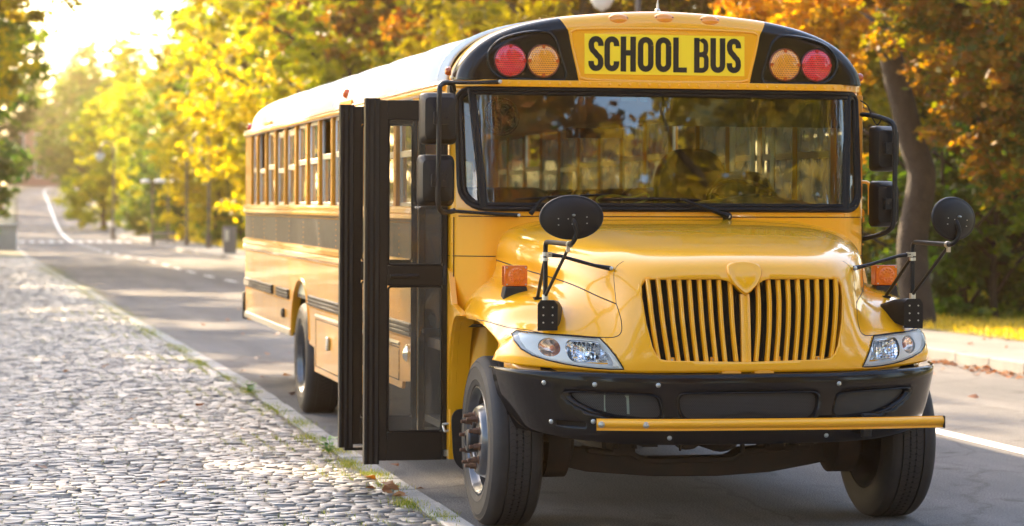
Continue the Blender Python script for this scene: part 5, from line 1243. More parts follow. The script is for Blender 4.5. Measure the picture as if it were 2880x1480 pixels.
# real setts in the foreground
def sett_mat():
    m = bpy.data.materials.new('granite_sett'); m.use_nodes = True; n = m.node_tree; b = n.nodes['Principled BSDF']
    at = n.nodes.new('ShaderNodeAttribute'); at.attribute_name = 'tint'; tc = n.nodes.new('ShaderNodeTexCoord')
    r = n.nodes.new('ShaderNodeValToRGB'); e = r.color_ramp.elements
    e[0].color = (.08, .078, .078, 1); e[1].color = (.40, .38, .35, 1); x = e.new(.45); x.color = (.175, .17, .165, 1); x = e.new(.8); x.color = (.26, .245, .23, 1)
    nz = n.nodes.new('ShaderNodeTexNoise'); nz.inputs['Scale'].default_value = 38; nz.inputs['Detail'].default_value = 8; nz.inputs['Roughness'].default_value = .7
    n.links.new(tc.outputs['Object'], nz.inputs['Vector'])
    ad = n.nodes.new('ShaderNodeMath'); ad.operation = 'MULTIPLY_ADD'; ad.inputs[1].default_value = .7; n.links.new(nz.outputs[0], ad.inputs[0])
    sb = n.nodes.new('ShaderNodeMath'); sb.operation = 'SUBTRACT'; sb.inputs[1].default_value = .35; n.links.new(at.outputs['Fac'], sb.inputs[0]); n.links.new(sb.outputs[0], ad.inputs[2])
    n.links.new(ad.outputs[0], r.inputs[0]); n.links.new(r.outputs[0], b.inputs['Base Color'])
    b.inputs['Roughness'].default_value = .5; b.inputs['Specular IOR Level'].default_value = .6
    bp = n.nodes.new('ShaderNodeBump'); bp.inputs['Strength'].default_value = .8; bp.inputs['Distance'].default_value = .006; n.links.new(nz.outputs[0], bp.inputs['Height']); n.links.new(bp.outputs[0], b.inputs['Normal'])
    return m
M['sett'] = sett_mat()
def setts():
    V = []; F = []; T = []
    y = -3.0; row = 0
    KLa = np.array(KL)
    while y < 62:
        d = .066 if y < 30 else .11
        dy = d*NR.uniform(.85, 1.2); x = -7.2+NR.uniform(0, .1) if y < 8 else -6.2; xe = np.interp(y, KLa[:, 1], KLa[:, 0])-.165
        while x < xe-.05:
            dx = NR.uniform(.07, .16); dx = min(dx, xe-x)
            if dx < .03: break
            g = .002; zc = .020+NR.uniform(-.003, .004)+.0015*math.sin(x*2.1+y*.7); tx, ty = NR.normal(0, .045), NR.normal(0, .065)
            cx_, cy_ = x+dx/2, y+dy/2+.02*math.sin(x*1.3)+.008*math.sin(x*9+row); hw, hd = dx/2-g, dy/2-g; n0 = len(V)
            ang = NR.normal(0, .05); ca, sa = math.cos(ang), math.sin(ang)
            jit = NR.uniform(.90, 1.03, 8)
            oc = [(-1, -.8), (-.88, -1), (.86, -1), (1, -.82), (1, .84), (.88, 1), (-.84, 1), (-1, .8)]
            zt_ = zt(cy_)
            for (a, b), q in zip(oc, jit):
                px, py = a*hw*q, b*hd*q; V.append((cx_+px*ca-py*sa, cy_+px*sa+py*ca, zt_-.004))
            for (a, b), q in zip(oc, jit):
                px, py = a*hw*q*.97, b*hd*q*.95; V.append((cx_+px*ca-py*sa, cy_+px*sa+py*ca, zt_+zc-.0025+tx*px+ty*py))
            for (a, b), q in zip(oc, jit):
                px, py = a*hw*q*.95, b*hd*q*.93; V.append((cx_+px*ca-py*sa, cy_+px*sa+py*ca, zt_+zc+tx*px+ty*py+NR.uniform(-.0022, .0022)))
            V.append((cx_+NR.uniform(-.3, .3)*hw, cy_+NR.uniform(-.3, .3)*hd, zt_+zc+NR.uniform(-.001, .002))); t = float(np.clip(NR.normal(.5, .20), 0, 1))
            for k in range(8):
                k2 = (k+1) % 8; F += [(n0+k, n0+k2, n0+8+k2, n0+8+k), (n0+8+k, n0+8+k2, n0+16+k2, n0+16+k), (n0+16+k, n0+16+k2, n0+24, n0+24)]; T += [t]*3
            x += dx
        y += dy; row += 1
    # last ring faces are triangles: store as quads is not valid, so split into two meshes of equal size faces
    Q = [f for f in F if f[2] != f[3]]; TQ = [t for f, t in zip(F, T) if f[2] != f[3]]; K = [f[:3] for f in F if f[2] == f[3]]; TK = [t for f, t in zip(F, T) if f[2] == f[3]]
    tri = []; tt = []
    for f, t in zip(Q, TQ): tri += [(f[0], f[1], f[2]), (f[0], f[2], f[3])]; tt += [t, t]
    tri += K; tt += TK
    o = np_mesh('cobblestones', V, tri, M['sett'], attr=tt); tag(o, 'field of small grey stone setts covering the pavement left of the bus', 'cobblestones', kind='stuff')
setts()

# ================================================================== PLANTS
def leafmat(name, cols, trans=.58, rough=.55):
    """leaf colours spread over the crown by the per-face tint"""
    m = bpy.data.materials.new(name); m.use_nodes = True; n = m.node_tree; n.nodes.clear(); out = n.nodes.new('ShaderNodeOutputMaterial')
    at = n.nodes.new('ShaderNodeAttribute'); at.attribute_name = 'tint'; r = n.nodes.new('ShaderNodeValToRGB'); e = r.color_ramp.elements
    e[0].position = 0; e[0].color = (*cols[0], 1); e[1].position = 1; e[1].color = (*cols[-1], 1)
    for i, c in enumerate(cols[1:-1]): x = e.new((i+1)/(len(cols)-1)); x.color = (*c, 1)
    n.links.new(at.outputs['Fac'], r.inputs[0])
    d = n.nodes.new('ShaderNodeBsdfPrincipled'); d.inputs['Roughness'].default_value = rough; n.links.new(r.outputs[0], d.inputs['Base Color'])
    t = n.nodes.new('ShaderNodeBsdfTranslucent'); hs = n.nodes.new('ShaderNodeHueSaturation'); hs.inputs['Value'].default_value = 1.9; hs.inputs['Saturation'].default_value = 1.15
    n.links.new(r.outputs[0], hs.inputs['Color']); n.links.new(hs.outputs[0], t.inputs[0])
    mx = n.nodes.new('ShaderNodeMixShader'); mx.inputs[0].default_value = trans; n.links.new(d.outputs[0], mx.inputs[1]); n.links.new(t.outputs[0], mx.inputs[2]); n.links.new(mx.outputs[0], out.inputs[0])
    return m
LM = {
 'green': leafmat('leaves_green', [(.035, .075, .012), (.06, .115, .016), (.11, .17, .02), (.18, .20, .02)]),
 'dark': leafmat('leaves_dark_shaded_green', [(.018, .045, .012), (.03, .065, .014), (.05, .09, .016), (.09, .13, .02)]),  # dark greens; the shade on unlit trees is put into this colour too
 'gold': leafmat('leaves_gold', [(.12, .12, .01), (.26, .22, .012), (.38, .30, .014), (.48, .36, .025)]),
 'lime': leafmat('leaves_lime', [(.09, .13, .01), (.17, .21, .012), (.28, .28, .012), (.40, .34, .02)]),
 'orange': leafmat('leaves_orange', [(.05, .06, .010), (.17, .10, .01), (.24, .085, .010), (.34, .20, .012), (.16, .05, .010)]),
 'russet': leafmat('leaves_russet', [(.05, .075, .012), (.13, .095, .012), (.21, .085, .012), (.10, .115, .012), (.28, .13, .012)]),
}
M['bark'] = mat('bark', (.022, .016, .012), .95, vary=(6, .9, (.05, .038, .030)), bump=(22, .8, .04))
def crown(blobs, nleaf, size, seed, clump=70, droop=.3):
    """leaf quads gathered in small clumps scattered over a set of ellipsoids: (cx,cy,cz,rx,ry,rz)"""
    r = np.random.RandomState(seed); B = np.array(blobs, float); vol = (B[:, 3]*B[:, 4]*B[:, 5])**.8; vol /= vol.sum()
    nc = nleaf//clump; bi = r.choice(len(B), nc, p=vol); d = r.normal(size=(nc, 3)); d /= np.linalg.norm(d, axis=1, keepdims=True)
    rad = r.uniform(.35, 1.0, nc)**.5*r.uniform(.85, 1.12, nc); C_ = B[bi, :3]+d*rad[:, None]*B[bi, 3:]
    cs = r.uniform(.25, .75, nc)*np.mean(B[:, 3])*.42
    ct = np.clip(.5+.26*r.normal(size=nc)+.10*d[:, 2], 0, 1)
    idx = np.repeat(np.arange(nc), clump); n = len(idx)
    off = r.normal(size=(n, 3))*[1, 1, .55]*.5; P = C_[idx]+off*cs[idx][:, None]
    P[:, 2] -= droop*np.abs(off[:, 0])*cs[idx]
    t = np.clip(ct[idx]+.13*r.normal(size=n), 0, 1)
    a = r.normal(size=(n, 3)); a[:, 2] *= .6; a /= np.linalg.norm(a, axis=1, keepdims=True)
    b = np.cross(a, r.normal(size=(n, 3))); b /= np.linalg.norm(b, axis=1, keepdims=True)
    s = size*r.uniform(.6, 1.35, n)[:, None]
    V = np.stack([P-a*s*.5, P+b*s*.30, P+a*s*.5, P-b*s*.30], 1).reshape(-1, 3); F = np.arange(n*4).reshape(-1, 4)
    return V, F, t
def trunk_mb(path, r0, r1, limbs=(), n=12):
    mb = MB(); P = smoothpath(path, 5); N = len(P); rs = [r0+(r1-r0)*(i/(N-1))**.8 for i in range(N)]
    for i in range(min(4, N)): rs[i] *= 1+.35*(1-i/4)**2
    mb.tube(P, rs, n)
    for (st, pts, ra, rb) in limbs:
        Q = smoothpath(pts, 4); mb.tube(Q, [ra+(rb-ra)*i/(len(Q)-1) for i in range(len(Q))], 8)
    return mb
PROTO = {}
def tree_proto(key, H, cr, base, seed, nleaf, size, lean=0.3):
    """trunk and crown meshes of one growth form, metres"""
    r = random.Random(seed); blobs = []
    nb = 9
    for k in range(nb):
        t = (k+.5)/nb; z = base+(H-base)*t; w_ = cr*math.sin(PI*(.18+.78*t))**.7
        for q in range(3):
            a = r.uniform(0, 2*PI); d = w_*.55*r.uniform(.3, 1)
            blobs.append((d*math.cos(a), d*math.sin(a), z+r.uniform(-.3, .3), w_*.48, w_*.48, (H-base)/nb*1.1))
    limbs = []
    for k in range(9):
        z = base*.8+(H-base)*(.05+.08*k); a = r.uniform(0, 2*PI); L_ = cr*r.uniform(.5, .85)
        limbs.append((0, [(0, 0, z), (L_*.4*math.cos(a), L_*.4*math.sin(a), z+L_*.35), (L_*math.cos(a), L_*math.sin(a), z+L_*.7)], .03*H*.35*(1-.07*k), .02))
    tm = trunk_mb([(0, 0, -.1), (lean*.3, .1, H*.25), (-lean*.2, 0, H*.5), (lean*.2, .1, H*.85)], .022*H, .03, limbs)
    V, F, t = crown(blobs, nleaf, size, seed)
    PROTO[key] = (tm, V, F, t)
MESHES = {}
def tree(key, kind, x, y, sc_=1, rot=0, label='', group=None, name='tree', cat='tree', z=None, sz=1.0):
    mk = (key, kind)
    if mk not in MESHES:
        tm, V, F, t = PROTO[key]
        a = tm.build('trunk', M['bark'], ang=60); b = np_mesh('crown', V, F, LM[kind], attr=t)
        MESHES[mk] = (a.data, b.data); bpy.data.objects.remove(a); bpy.data.objects.remove(b)
    ta, cb = MESHES[mk]
    e = empty(name, (x, y, (zt(y) if z is None else z)), label, cat, group); e.rotation_euler.z = rot; e.scale = (sc_, sc_, sc_*sz)
    for nm, me in (('trunk', ta), ('crown', cb)):
        o = bpy.data.objects.new(nm, me); COL.objects.link(o); o.parent = e
    return e
def at(u, d):
    """point on the plan seen at bearing u (in the photograph's width of 2576) and d metres away"""
    az = YAW+math.atan((u-1288)/6306.4); return CAMX+d*math.sin(az), CAMY+d*math.cos(az)
tree_proto('broad', 13, 4.6, 1.6, 3, 36000, .19)
tree_proto('tall', 19, 4.2, 2.0, 5, 36000, .22)
tree_proto('low', 7, 3.6, .3, 8, 26000, .16)
tree_proto('slim', 11, 2.1, .8, 13, 16000, .18)
tree_proto('high', 19, 4.7, 5.2, 17, 36000, .20)
tree_proto('bush', 2.6, 1.7, .15, 21, 5000, .13, .05)

def T(u, d, key, kind, s, rot, label, group, **k):
    x, y = at(u, d); return tree(key, kind, x, y, s, rot, label, group, **k)
GA, GB, GC, GD = 'trees on the left of the road', 'trees on the hillside beyond the road', 'park trees behind the bus', 'woodland on the right'
# left of the road
T(-70, 64, 'high', 'gold', 1.0, .4, 'brownish gold tree filling the upper left corner with high boughs', GA)
T(-130, 84, 'low', 'dark', 1.0, 2.4, 'low dark bushy tree at the left edge where the hill begins', GA)
T(-75, 108, 'tall', 'green', .85, .2, 'tall green tree behind the low dark one at the left edge', GA)
T(-5, 165, 'tall', 'dark', .78, .9, 'dark tree on the left of the hill road in front of the brick house', GA)
T(-120, 74, 'high', 'green', .9, 2.4, 'green tree behind the golden boughs of the upper left corner', GA)
# hillside
T(205, 196, 'broad', 'dark', .85, 2.2, 'dark green tree near the top of the hill road, right of the brick house', GB)
T(160, 236, 'broad', 'green', .95, 1.2, 'green tree on the crest right behind the dark one by the brick house', GB)
T(290, 160, 'broad', 'dark', .80, .3, 'dark leafy tree on the right of the hill road', GB)
T(262, 134, 'low', 'lime', .95, 1.0, 'low lime green tree behind the round street lamp on the hill', GB)
T(335, 142, 'tall', 'lime', .57, 2.7, 'lime green tree behind the twin lamps, left one of the pair', GB)
T(395, 125, 'broad', 'lime', .76, .7, 'lime green tree behind the twin lamps, right one of the pair', GB)
T(455, 112, 'tall', 'green', .50, 1.9, 'green tree behind the arched street lamp', GB)
T(520, 118, 'tall', 'lime', .56, 2.9, 'lime tree behind the green one by the arched street lamp', GB)
T(550, 94, 'broad', 'gold', .70, 3.3, 'bright gold tree just left of the bus rear roof', GB)
T(800, 74, 'low', 'lime', .75, .5, 'low lime green tree touching the rear corner of the bus', GB)
T(520, 100, 'bush', 'lime', 1.0, .5, 'lime bush at the foot of the arched lamp', GB)
T(385, 116, 'low', 'dark', .62, .9, 'small dark tree on the lawn above the road bend', GB)  # shadow on this low tree and the next is in the dark leaf colour
T(460, 104, 'low', 'dark', .62, 2.9, 'small dark tree behind the park sign', GB)
T(610, 93, 'low', 'green', .60, 1.9, 'small green tree behind the notice pillar', GB)
T(200, 262, 'tall', 'green', .80, .4, 'hazy green tree on the skyline, right of the brick house', GB)
T(300, 200, 'tall', 'lime', .66, 1.4, 'hazy lime tree on the skyline, above the hill lamp', GB)
T(235, 225, 'slim', 'green', 1.25, 3.4, 'pointed hazy green tree on the skyline, between two broader ones', GB)
T(100, 300, 'tall', 'green', .85, 2.0, 'distant green treetop above the brick house', GB)
# behind the bus
T(700, 82, 'tall', 'lime', 1.0, .8, 'tall lime green tree above the rear of the bus roof', GC)
T(620, 100, 'tall', 'green', .9, 2.4, 'tall green tree partly behind the lime one over the bus rear', GC)
T(780, 70, 'broad', 'gold', .95, 2.1, 'broad golden tree over the middle of the bus roof', GC)
T(880, 60, 'tall', 'lime', .85, .3, 'bright lime green tree beside the dark trunk over the bus roof', GC)
T(985, 66, 'tall', 'orange', 1.0, 1.2, 'tall orange tree with a thick dark trunk over the bus roof', GC)
T(1110, 58, 'tall', 'russet', .85, 2.8, 'russet tree over the front of the white roof', GC)
T(1290, 50, 'tall', 'orange', .8, .6, 'orange tree just above the left warning lamps of the bus', GC)
T(1480, 46, 'broad', 'gold', 1.05, 1.7, 'golden tree above the left end of the bus sign', GC)
T(1720, 48, 'broad', 'russet', 1.0, .1, 'russet tree above the right end of the bus sign', GC)
T(1600, 62, 'tall', 'orange', .9, 2.2, 'tall orange tree behind the hanging globe lamp', GC)
# woodland on the right
T(1980, 52, 'broad', 'gold', 1.0, 2.6, 'golden tree to the left of the big leaning trunk', GD)
T(2120, 44, 'broad', 'gold', .72, .9, 'golden tree whose leaves fill the gap between bus and leaning trunk', GD)
T(2130, 60, 'tall', 'dark', .85, .5, 'dark tree behind the right flat mirror of the bus', GD)
T(2360, 50, 'low', 'dark', 1.0, 1.4, 'low green tree behind the right oval mirror', GD)
T(2480, 56, 'broad', 'dark', 1.0, .3, 'dark green tree right of the leaning trunk', GD)
T(2600, 47, 'broad', 'dark', .95, 2.3, 'green tree at the right edge of the photo', GD)
T(2420, 70, 'tall', 'dark', .9, 3.1, 'tall dark tree deep in the wood behind the oval mirror', GD)
T(2250, 72, 'tall', 'dark', .9, 1.1, 'tall green tree deep in the wood behind the leaning trunk', GD)
T(2560, 75, 'tall', 'dark', 1.0, 1.8, 'tall dark tree deep in the wood at the right edge', GD)
T(2450, 41, 'bush', 'lime', .85, .3, 'lime bush at the edge of the lawn, left one of two', GD)
T(2545, 43, 'bush', 'gold', .8, 1.3, 'golden bush at the edge of the lawn, right one of two', GD)
T(2375, 35.5, 'bush', 'dark', 1.1, .6, 'dark bush at the back of the lawn, nearest the leaning trunk', GD)
T(2440, 36, 'bush', 'dark', 1.2, 1.6, 'dark bush at the back of the lawn, second from the leaning trunk', GD)
T(2505, 35, 'bush', 'green', 1.1, 2.6, 'green bush at the back of the lawn, third from the leaning trunk', GD)
T(2570, 36, 'bush', 'dark', 1.2, 3.6, 'dark bush at the back of the lawn at the right edge', GD)
T(2380, 44, 'bush', 'green', .9, 2.3, 'green bush beside the foot of the leaning trunk', GD)
for x, y, key, kind, s, rot, lb in [(19, 21, 'broad', 'orange', 1.0, .5, 'orange lawn tree just past the right edge of the photo, nearest the road'), (25, 32, 'tall', 'dark', 1.0, 1.5, 'tall dark lawn tree past the right edge, behind the orange one'), (23, 9, 'broad', 'green', 1.1, 2.5, 'green lawn tree past the right edge, level with the bus'), (31, 20, 'tall', 'gold', 1.0, 3.5, 'tall golden lawn tree past the right edge, farthest from the road'), (20, -4, 'broad', 'gold', 1.0, 4.5, 'golden lawn tree right of the bus front')]:
    tree(key, kind, x, y, s, rot, lb, 'lawn trees beyond the right edge', z=.1)
# the big leaning tree on the right lawn
def lean_tree():
    D_ = 33.0
    def P(u, v, dd=0):
        x, y = at(u, D_+dd); z = CAMZ-(v-512)*(D_+dd)/6306.4/math.cos(math.atan((u-1288)/6306.4)); return (x, y, z)
    path = [P(2318, 850), P(2312, 780), P(2300, 700), P(2296, 600), P(2312, 500), P(2318, 430), P(2290, 350), P(2272, 270), P(2252, 200), P(2236, 120), P(2230, 20), P(2225, -150), P(2240, -400)]
    e = empty('leaning_tree', path[0], 'big leaning dark trunk under orange leaves on the lawn right of the bus', 'tree', GD)
    b = Vector(path[0]); rel = lambda p: tuple(Vector(p)-b)
    limbs = [(0, [rel(P(2240, 130)), rel(P(2180, 60, 1)), rel(P(2080, 10, 2)), rel(P(1950, -60, 3))], .12, .03), (0, [rel(P(2236, 90)), rel(P(2330, 30, -1)), rel(P(2450, 20, -2)), rel(P(2600, 60, -2))], .12, .03),
             (0, [rel(P(2232, 20)), rel(P(2300, -100, -2)), rel(P(2420, -180, -3))], .12, .03), (0, [rel(P(2228, -60)), rel(P(2150, -180, -1)), rel(P(2050, -260, 1))], .12, .03)]
    o = trunk_mb([rel(p) for p in path], .235, .13, limbs, 16).build('trunk', M['bark'], e, ang=60)
    B1 = []; B2 = []
    r = random.Random(5)
    def bl(u, v, dd, s): p = rel(P(u, v, dd)); return (*p, s, s, s*.6)
    for u, v, dd, s in [(2030, 40, 2, .9), (2110, 90, 1.5, .8), (1960, 0, 3, .9), (2190, 30, 1, .9), (2080, -60, 2, 1.1), (1900, -40, 3.5, 1.0), (2150, 160, 2.5, .5), (2180, 300, 3, .45), (2200, 420, 3, .4), (2260, -40, -1, 1.0), (2050, 130, 3, .5), (2230, 60, 2, .6), (2160, -150, 0, 1.2), (1950, -150, 3, 1.2)]: B1.append(bl(u, v, dd, s))
    for u, v, dd, s in [(2350, 60, -1, .9), (2450, 40, -2, 1.0), (2550, 110, -2, 1.0), (2455, 160, -.6, .8), (2490, 210, -1, .9), (2570, 280, -1, .9), (2440, 300, -.6, .7), (2380, 250, .6, .55), (2500, 370, -1, .7), (2460, 400, -.8, .5), (2580, 420, -1, .7), (2350, 330, 1, .45), (2640, 200, -1.5, 1.1), (2310, -60, -2, 1.1), (2450, -120, -3, 1.3), (2460, 450, -.6, .35), (2545, 470, -1, .4)]: B2.append(bl(u, v, dd, s))
    V, F, t = crown(B1, 15000, .115, 31, 60, .5); np_mesh('crown', V, F, LM['gold2'], e, attr=t)
    V, F, t = crown(B2, 21000, .115, 32, 60, .5); np_mesh('crown', V, F, LM['russet'], e, attr=t)
LM['gold2'] = leafmat('leaves_gold_orange', [(.20, .12, .01), (.40, .24, .012), (.46, .20, .012), (.50, .32, .02)])
lean_tree()
# trees that stand behind and beside the photographer: they shade the forecourt and mirror in the windscreen
GE = 'street trees around the photographer'
for x, y, key, kind, s, rot, lb in [(-9.4, 12, 'tall', 'gold', .95, .3, 'golden street tree left of the cobbles, nearest the bus door'), (-10, 20, 'tall', 'lime', .95, 1.3, 'lime street tree left of the cobbles, level with the bus windows'), (-9.8, 26.5, 'broad', 'gold', 1.0, 2.3, 'golden street tree left of the cobbles, beyond the rear of the bus'), (-10, 40, 'tall', 'lime', .95, 3.3, 'lime street tree left of the cobbles, second beyond the bus'), (-10, 50, 'tall', 'gold', .95, 4.3, 'golden street tree left of the cobbles, third beyond the bus'), (-9.5, 63, 'tall', 'green', .95, 1.3, 'green street tree left of the cobbles, fourth beyond the bus'), (-9.5, 76, 'tall', 'gold', .95, 2.3, 'golden street tree left of the cobbles where the road starts to climb'), (-8.5, 92, 'tall', 'green', .95, .3, 'green tree left of the hill road, lowest on the slope'), (-13, -24, 'tall', 'gold', 1.0, .3, 'tall golden street tree behind the photographer on the left'), (2, -25, 'broad', 'orange', 1.35, 1.3, 'big orange street tree facing the bus from across the junction, nearest the middle'), (9, -24, 'broad', 'gold', 1.4, 2.3, 'big golden street tree facing the bus from across the junction'), (16, -23, 'broad', 'orange', 1.4, 4.1, 'big orange street tree facing the bus, right of the golden one'), (23, -18, 'broad', 'russet', 1.3, 5.2, 'big russet street tree facing the bus, farthest right'), (-6, -30, 'broad', 'russet', 1.3, .8, 'russet street tree facing the bus, behind the photographer'), (5, -38, 'tall', 'green', 1.2, 2, 'tall green street tree far behind the photographer'), (14, -36, 'tall', 'gold', 1.2, 3, 'tall golden street tree far behind the photographer')]:
    tree(key, kind, x, y, s, rot, lb, GE, z=0)

ORD = ['lowest', 'second', 'third', 'fourth', 'fifth', 'sixth', 'seventh', 'eighth', 'ninth', 'tenth', 'eleventh', 'twelfth', 'thirteenth', 'fourteenth', 'fifteenth', 'topmost']
for i, y in enumerate(np.linspace(103, 252, 16)):
    tree('tall', ['green', 'dark', 'lime', 'gold'][i % 4], -8.6+3.4*(i/15)+rng.uniform(-.4, .4), float(y), .88+.08*math.sin(i*2.3), i*1.7, ORD[i]+' tree from the bottom in the row climbing left of the hill road', 'row of trees left of the hill road')

# ------------------------------------------------------------------ grass, weeds, fallen leaves
def blades(n, fx, h, w_, seed, name, mt, lab, cat):
    r = np.random.RandomState(seed); P = fx(r, n); n = len(P); a = r.uniform(0, 2*PI, n); hh = h*r.uniform(.5, 1.3, n); ww = w_*r.uniform(.6, 1.3, n)
    dx = np.stack([np.cos(a)*ww, np.sin(a)*ww, np.zeros(n)], 1); ln = np.stack([r.normal(0, .35, n)*hh, r.normal(0, .35, n)*hh, hh], 1)
    V = np.stack([P-dx, P+dx, P+ln], 1).reshape(-1, 3); F = np.arange(n*3).reshape(-1, 3)
    o = np_mesh(name, V, F, mt, attr=np.clip(r.normal(.5, .25, n), 0, 1)); tag(o, lab, cat, kind='stuff'); return o
LM['grass'] = leafmat('grass_dry_yellow', [(.20, .17, .02), (.38, .29, .03), (.50, .36, .05), (.56, .42, .10)], .4)
LM['weed'] = leafmat('weed_green', [(.06, .10, .015), (.12, .17, .02), (.24, .24, .04), (.36, .31, .10)], .4)
KLa = np.array(KL); KSa = np.array(KS)
def lawn_pts(r, n):
    y = r.uniform(7, 36, n); x = np.interp(y, KSa[:, 1], KSa[:, 0])+r.uniform(.02, 1, n)**1.2*9; return np.stack([x, y, np.full(n, .13)], 1)
blades(60000, lawn_pts, .10, .007, 41, 'grass', LM['grass'], 'dry yellow grass of the lawn beyond the right pavement', 'grass')
def hill_pts(r, n):
    y = r.uniform(70, 130, n); x = np.interp(y, KSa[:, 1], KSa[:, 0])+r.uniform(0, 8, n); return np.stack([x, y, np.array([zt(q) for q in y])+.13], 1)
blades(20000, hill_pts, .22, .03, 42, 'hill_grass', LM['grass'], 'yellow grass on the bank beside the hill road', 'grass')
def seam_pts(r, n):
    out = []
    spots = [(-1.35, -.55, .22, 260), (-1.44, .05, .20, 500), (-1.40, .9, .2, 260), (-1.38, 1.55, .2, 420), (-1.44, 2.2, .3, 500), (-1.40, 3.1, .25, 420), (-1.46, 4.0, .3, 300), (-1.38, 5.2, .4, 350), (-1.42, 6.5, .5, 420), (-1.42, 8.4, .4, 500), (-1.42, 10.2, .5, 300), (-1.5, 12.5, .6, 700), (-1.5, 15, 1.0, 700), (-1.58, 19, 1.5, 900), (-1.65, 25, 3, 1200), (-1.75, 34, 5, 1800), (-1.95, 47, 6, 2400)]
    for x, y, s, k in spots:
        k = int(k*.9); yy = y+r.normal(0, s*.6, k); xx = x+r.normal(0, .045+.02*s, k)-.0+(np.interp(yy, KLa[:, 1], KLa[:, 0])-np.interp(y, KLa[:, 1], KLa[:, 0])); out.append(np.stack([xx, yy, np.full(k, .018)], 1))
    # moss in the joints
    k = 14000; yy = r.uniform(-1.5, 26, k); xx = np.interp(yy, KLa[:, 1], KLa[:, 0])-.2-r.exponential(.55, k); c = (np.sin(xx*5.1+yy*1.3)+np.sin(yy*2.7-xx*2.1)) > .3
    xx = np.round(xx/.13)*.13+r.normal(0, .012, k); out.append(np.stack([xx, yy, np.full(k, .0145)], 1)[c]); return np.concatenate(out)
blades(0, seam_pts, .026, .0024, 43, 'pavement_weeds', LM['weed'], 'short weeds and moss growing along the kerb and between the setts', 'weeds')
# a few broad-leaved weeds at the kerb
for x, y, lb in ((-1.47, 2.95, 'small bright green weed growing at the kerb beside the bus door'), (-1.42, 8.3, 'small green weed at the kerb beside the rear wheel')):
    r = random.Random(int(y*10)); mb = MB()
    for k in range(26):
        a = r.uniform(0, 2*PI); L_ = r.uniform(.03, .06); h_ = r.uniform(.02, .10); c = Vector((.03*math.cos(a), .03*math.sin(a), h_)); d = Vector((math.cos(a), math.sin(a), .4))*L_; q = Vector((-math.sin(a), math.cos(a), 0))*L_*.38
        mb.add([c, c+d*.5+q, c+d, c+d*.5-q], [(0, 1, 2, 3)]); mb.tube([(0, 0, 0), tuple(c)], .0015, 3)
    o = mb.build('weed_plant', mat('weed_leaf', (.10, .25, .02), .5), smooth=False); o.location = (x, y, .02); tag(o, lb, 'weed', 'weeds at the kerb')
def fallen(spots, seed, name, lab, size=.05):
    r = np.random.RandomState(seed); V = []; F = []; T_ = []
    for x, y, z, sx_, sy_, k in spots:
        for _ in range(k):
            c = np.array([x+r.normal(0, sx_), y+r.normal(0, sy_), z+r.uniform(.004, .03)]); a = r.uniform(0, 2*PI); s = size*r.uniform(.6, 1.4); u_ = np.array([math.cos(a), math.sin(a), r.uniform(-.3, .3)])*s; v_ = np.array([-math.sin(a), math.cos(a), r.uniform(-.4, .4)])*s*.6
            n0 = len(V); V += [c-u_, c-u_*.3-v_+[0, 0, .2*s], c+u_*.4-v_*.8, c+u_, c+u_*.4+v_*.8+[0, 0, .3*s], c-u_*.3+v_]; F += [(n0, n0+1, n0+2), (n0, n0+2, n0+5), (n0+2, n0+3, n0+4), (n0+2, n0+4, n0+5)]; T_ += [r.uniform(0, 1)]*4
    o = np_mesh(name, V, F, LM['fallen'], attr=T_); tag(o, lab, 'fallen leaves', kind='stuff')
LM['fallen'] = leafmat('dry_leaves', [(.10, .035, .015), (.22, .08, .025), (.30, .13, .04), (.16, .07, .03)], .2)
fallen([(6.30, y, .0, .10, .35, 26) for y in (9.5, 10.6, 11.6, 12.8, 13.6, 15.5, 18, 20)]+[(5.6, 10.5, 0, .4, 1.2, 16), (5.4, 13, 0, .5, 2, 12), (4.4, 8, 0, .6, 2.5, 5), (7.2, 12, .125, .4, 3, 8), (8.6, 14, .13, .6, 4, 40)], 51, 'fallen_leaves', 'drift of dry brown leaves in the gutter by the right kerb')
fallen([(-1.05, 9.5, 0, .18, 1.5, 6), (-.6, 13, 0, .5, 3, 10), (.2, 20, 0, 1.0, 4, 14), (-1.35, 1.2, .02, .12, .5, 6), (-1.5, .5, .03, .1, .2, 5), (-2.6, 3, .03, .7, 3, 8), (-3, 10, .03, .7, 4, 8)], 52, 'scattered_leaves', 'scattered dry leaves on the road and setts beside the bus', .045)

# ------------------------------------------------------------------ street furniture
M['pole'] = mat('pole_paint', (.10, .085, .075), .5)
M['globe'] = mat('globe_glass', (.85, .83, .78), .3, vary=(3, .1, (.7, .68, .6)))
def globe_lamp(u, d, lab, h=3.9, arm=-1, pole=True, rad=.20, zoff=0):
    x, y = at(u, d); z0 = zt(y)+.1; e = empty('street_lamp', (x, y, z0), lab, 'street lamp', 'arched street lamps with globes')
    mb = MB(); mb.tube([(0, 0, 0), (0, 0, .5)], .09, 10); mb.tube(smoothpath([(0, 0, .5), (0, 0, h-.2), (arm*.08, 0, h+.15), (arm*.3, 0, h+.32), (arm*.52, 0, h+.15), (arm*.56, 0, h-.05)], 5), .045, 8); mb.build('pole', M['pole'], e)
    mb = MB(); mb.lathe([(0, .14), (.08, .13), (.10, .02), (.20, -.02), (.20, -.04), (0, -.04)], Matrix.Translation((arm*.56, 0, h-.12)), 20); mb.build('lamp_cap', M['pole'], e)
    mb = MB(); mb.lathe([(rad*.95, 0), (rad*1.02, -.05), (rad*.92, -.15), (rad*.6, -.26), (0, -.32)], Matrix.Translation((arm*.56, 0, h-.16)), 24); mb.build('globe', M['globe'], e, ang=80)
globe_lamp(525, 86, 'arched street lamp with a white globe left of the bus rear', 3.65, -1)
globe_lamp(285, 106, 'distant arched street lamp with a round white globe on the hill bend', 3.75, -1, rad=.19)
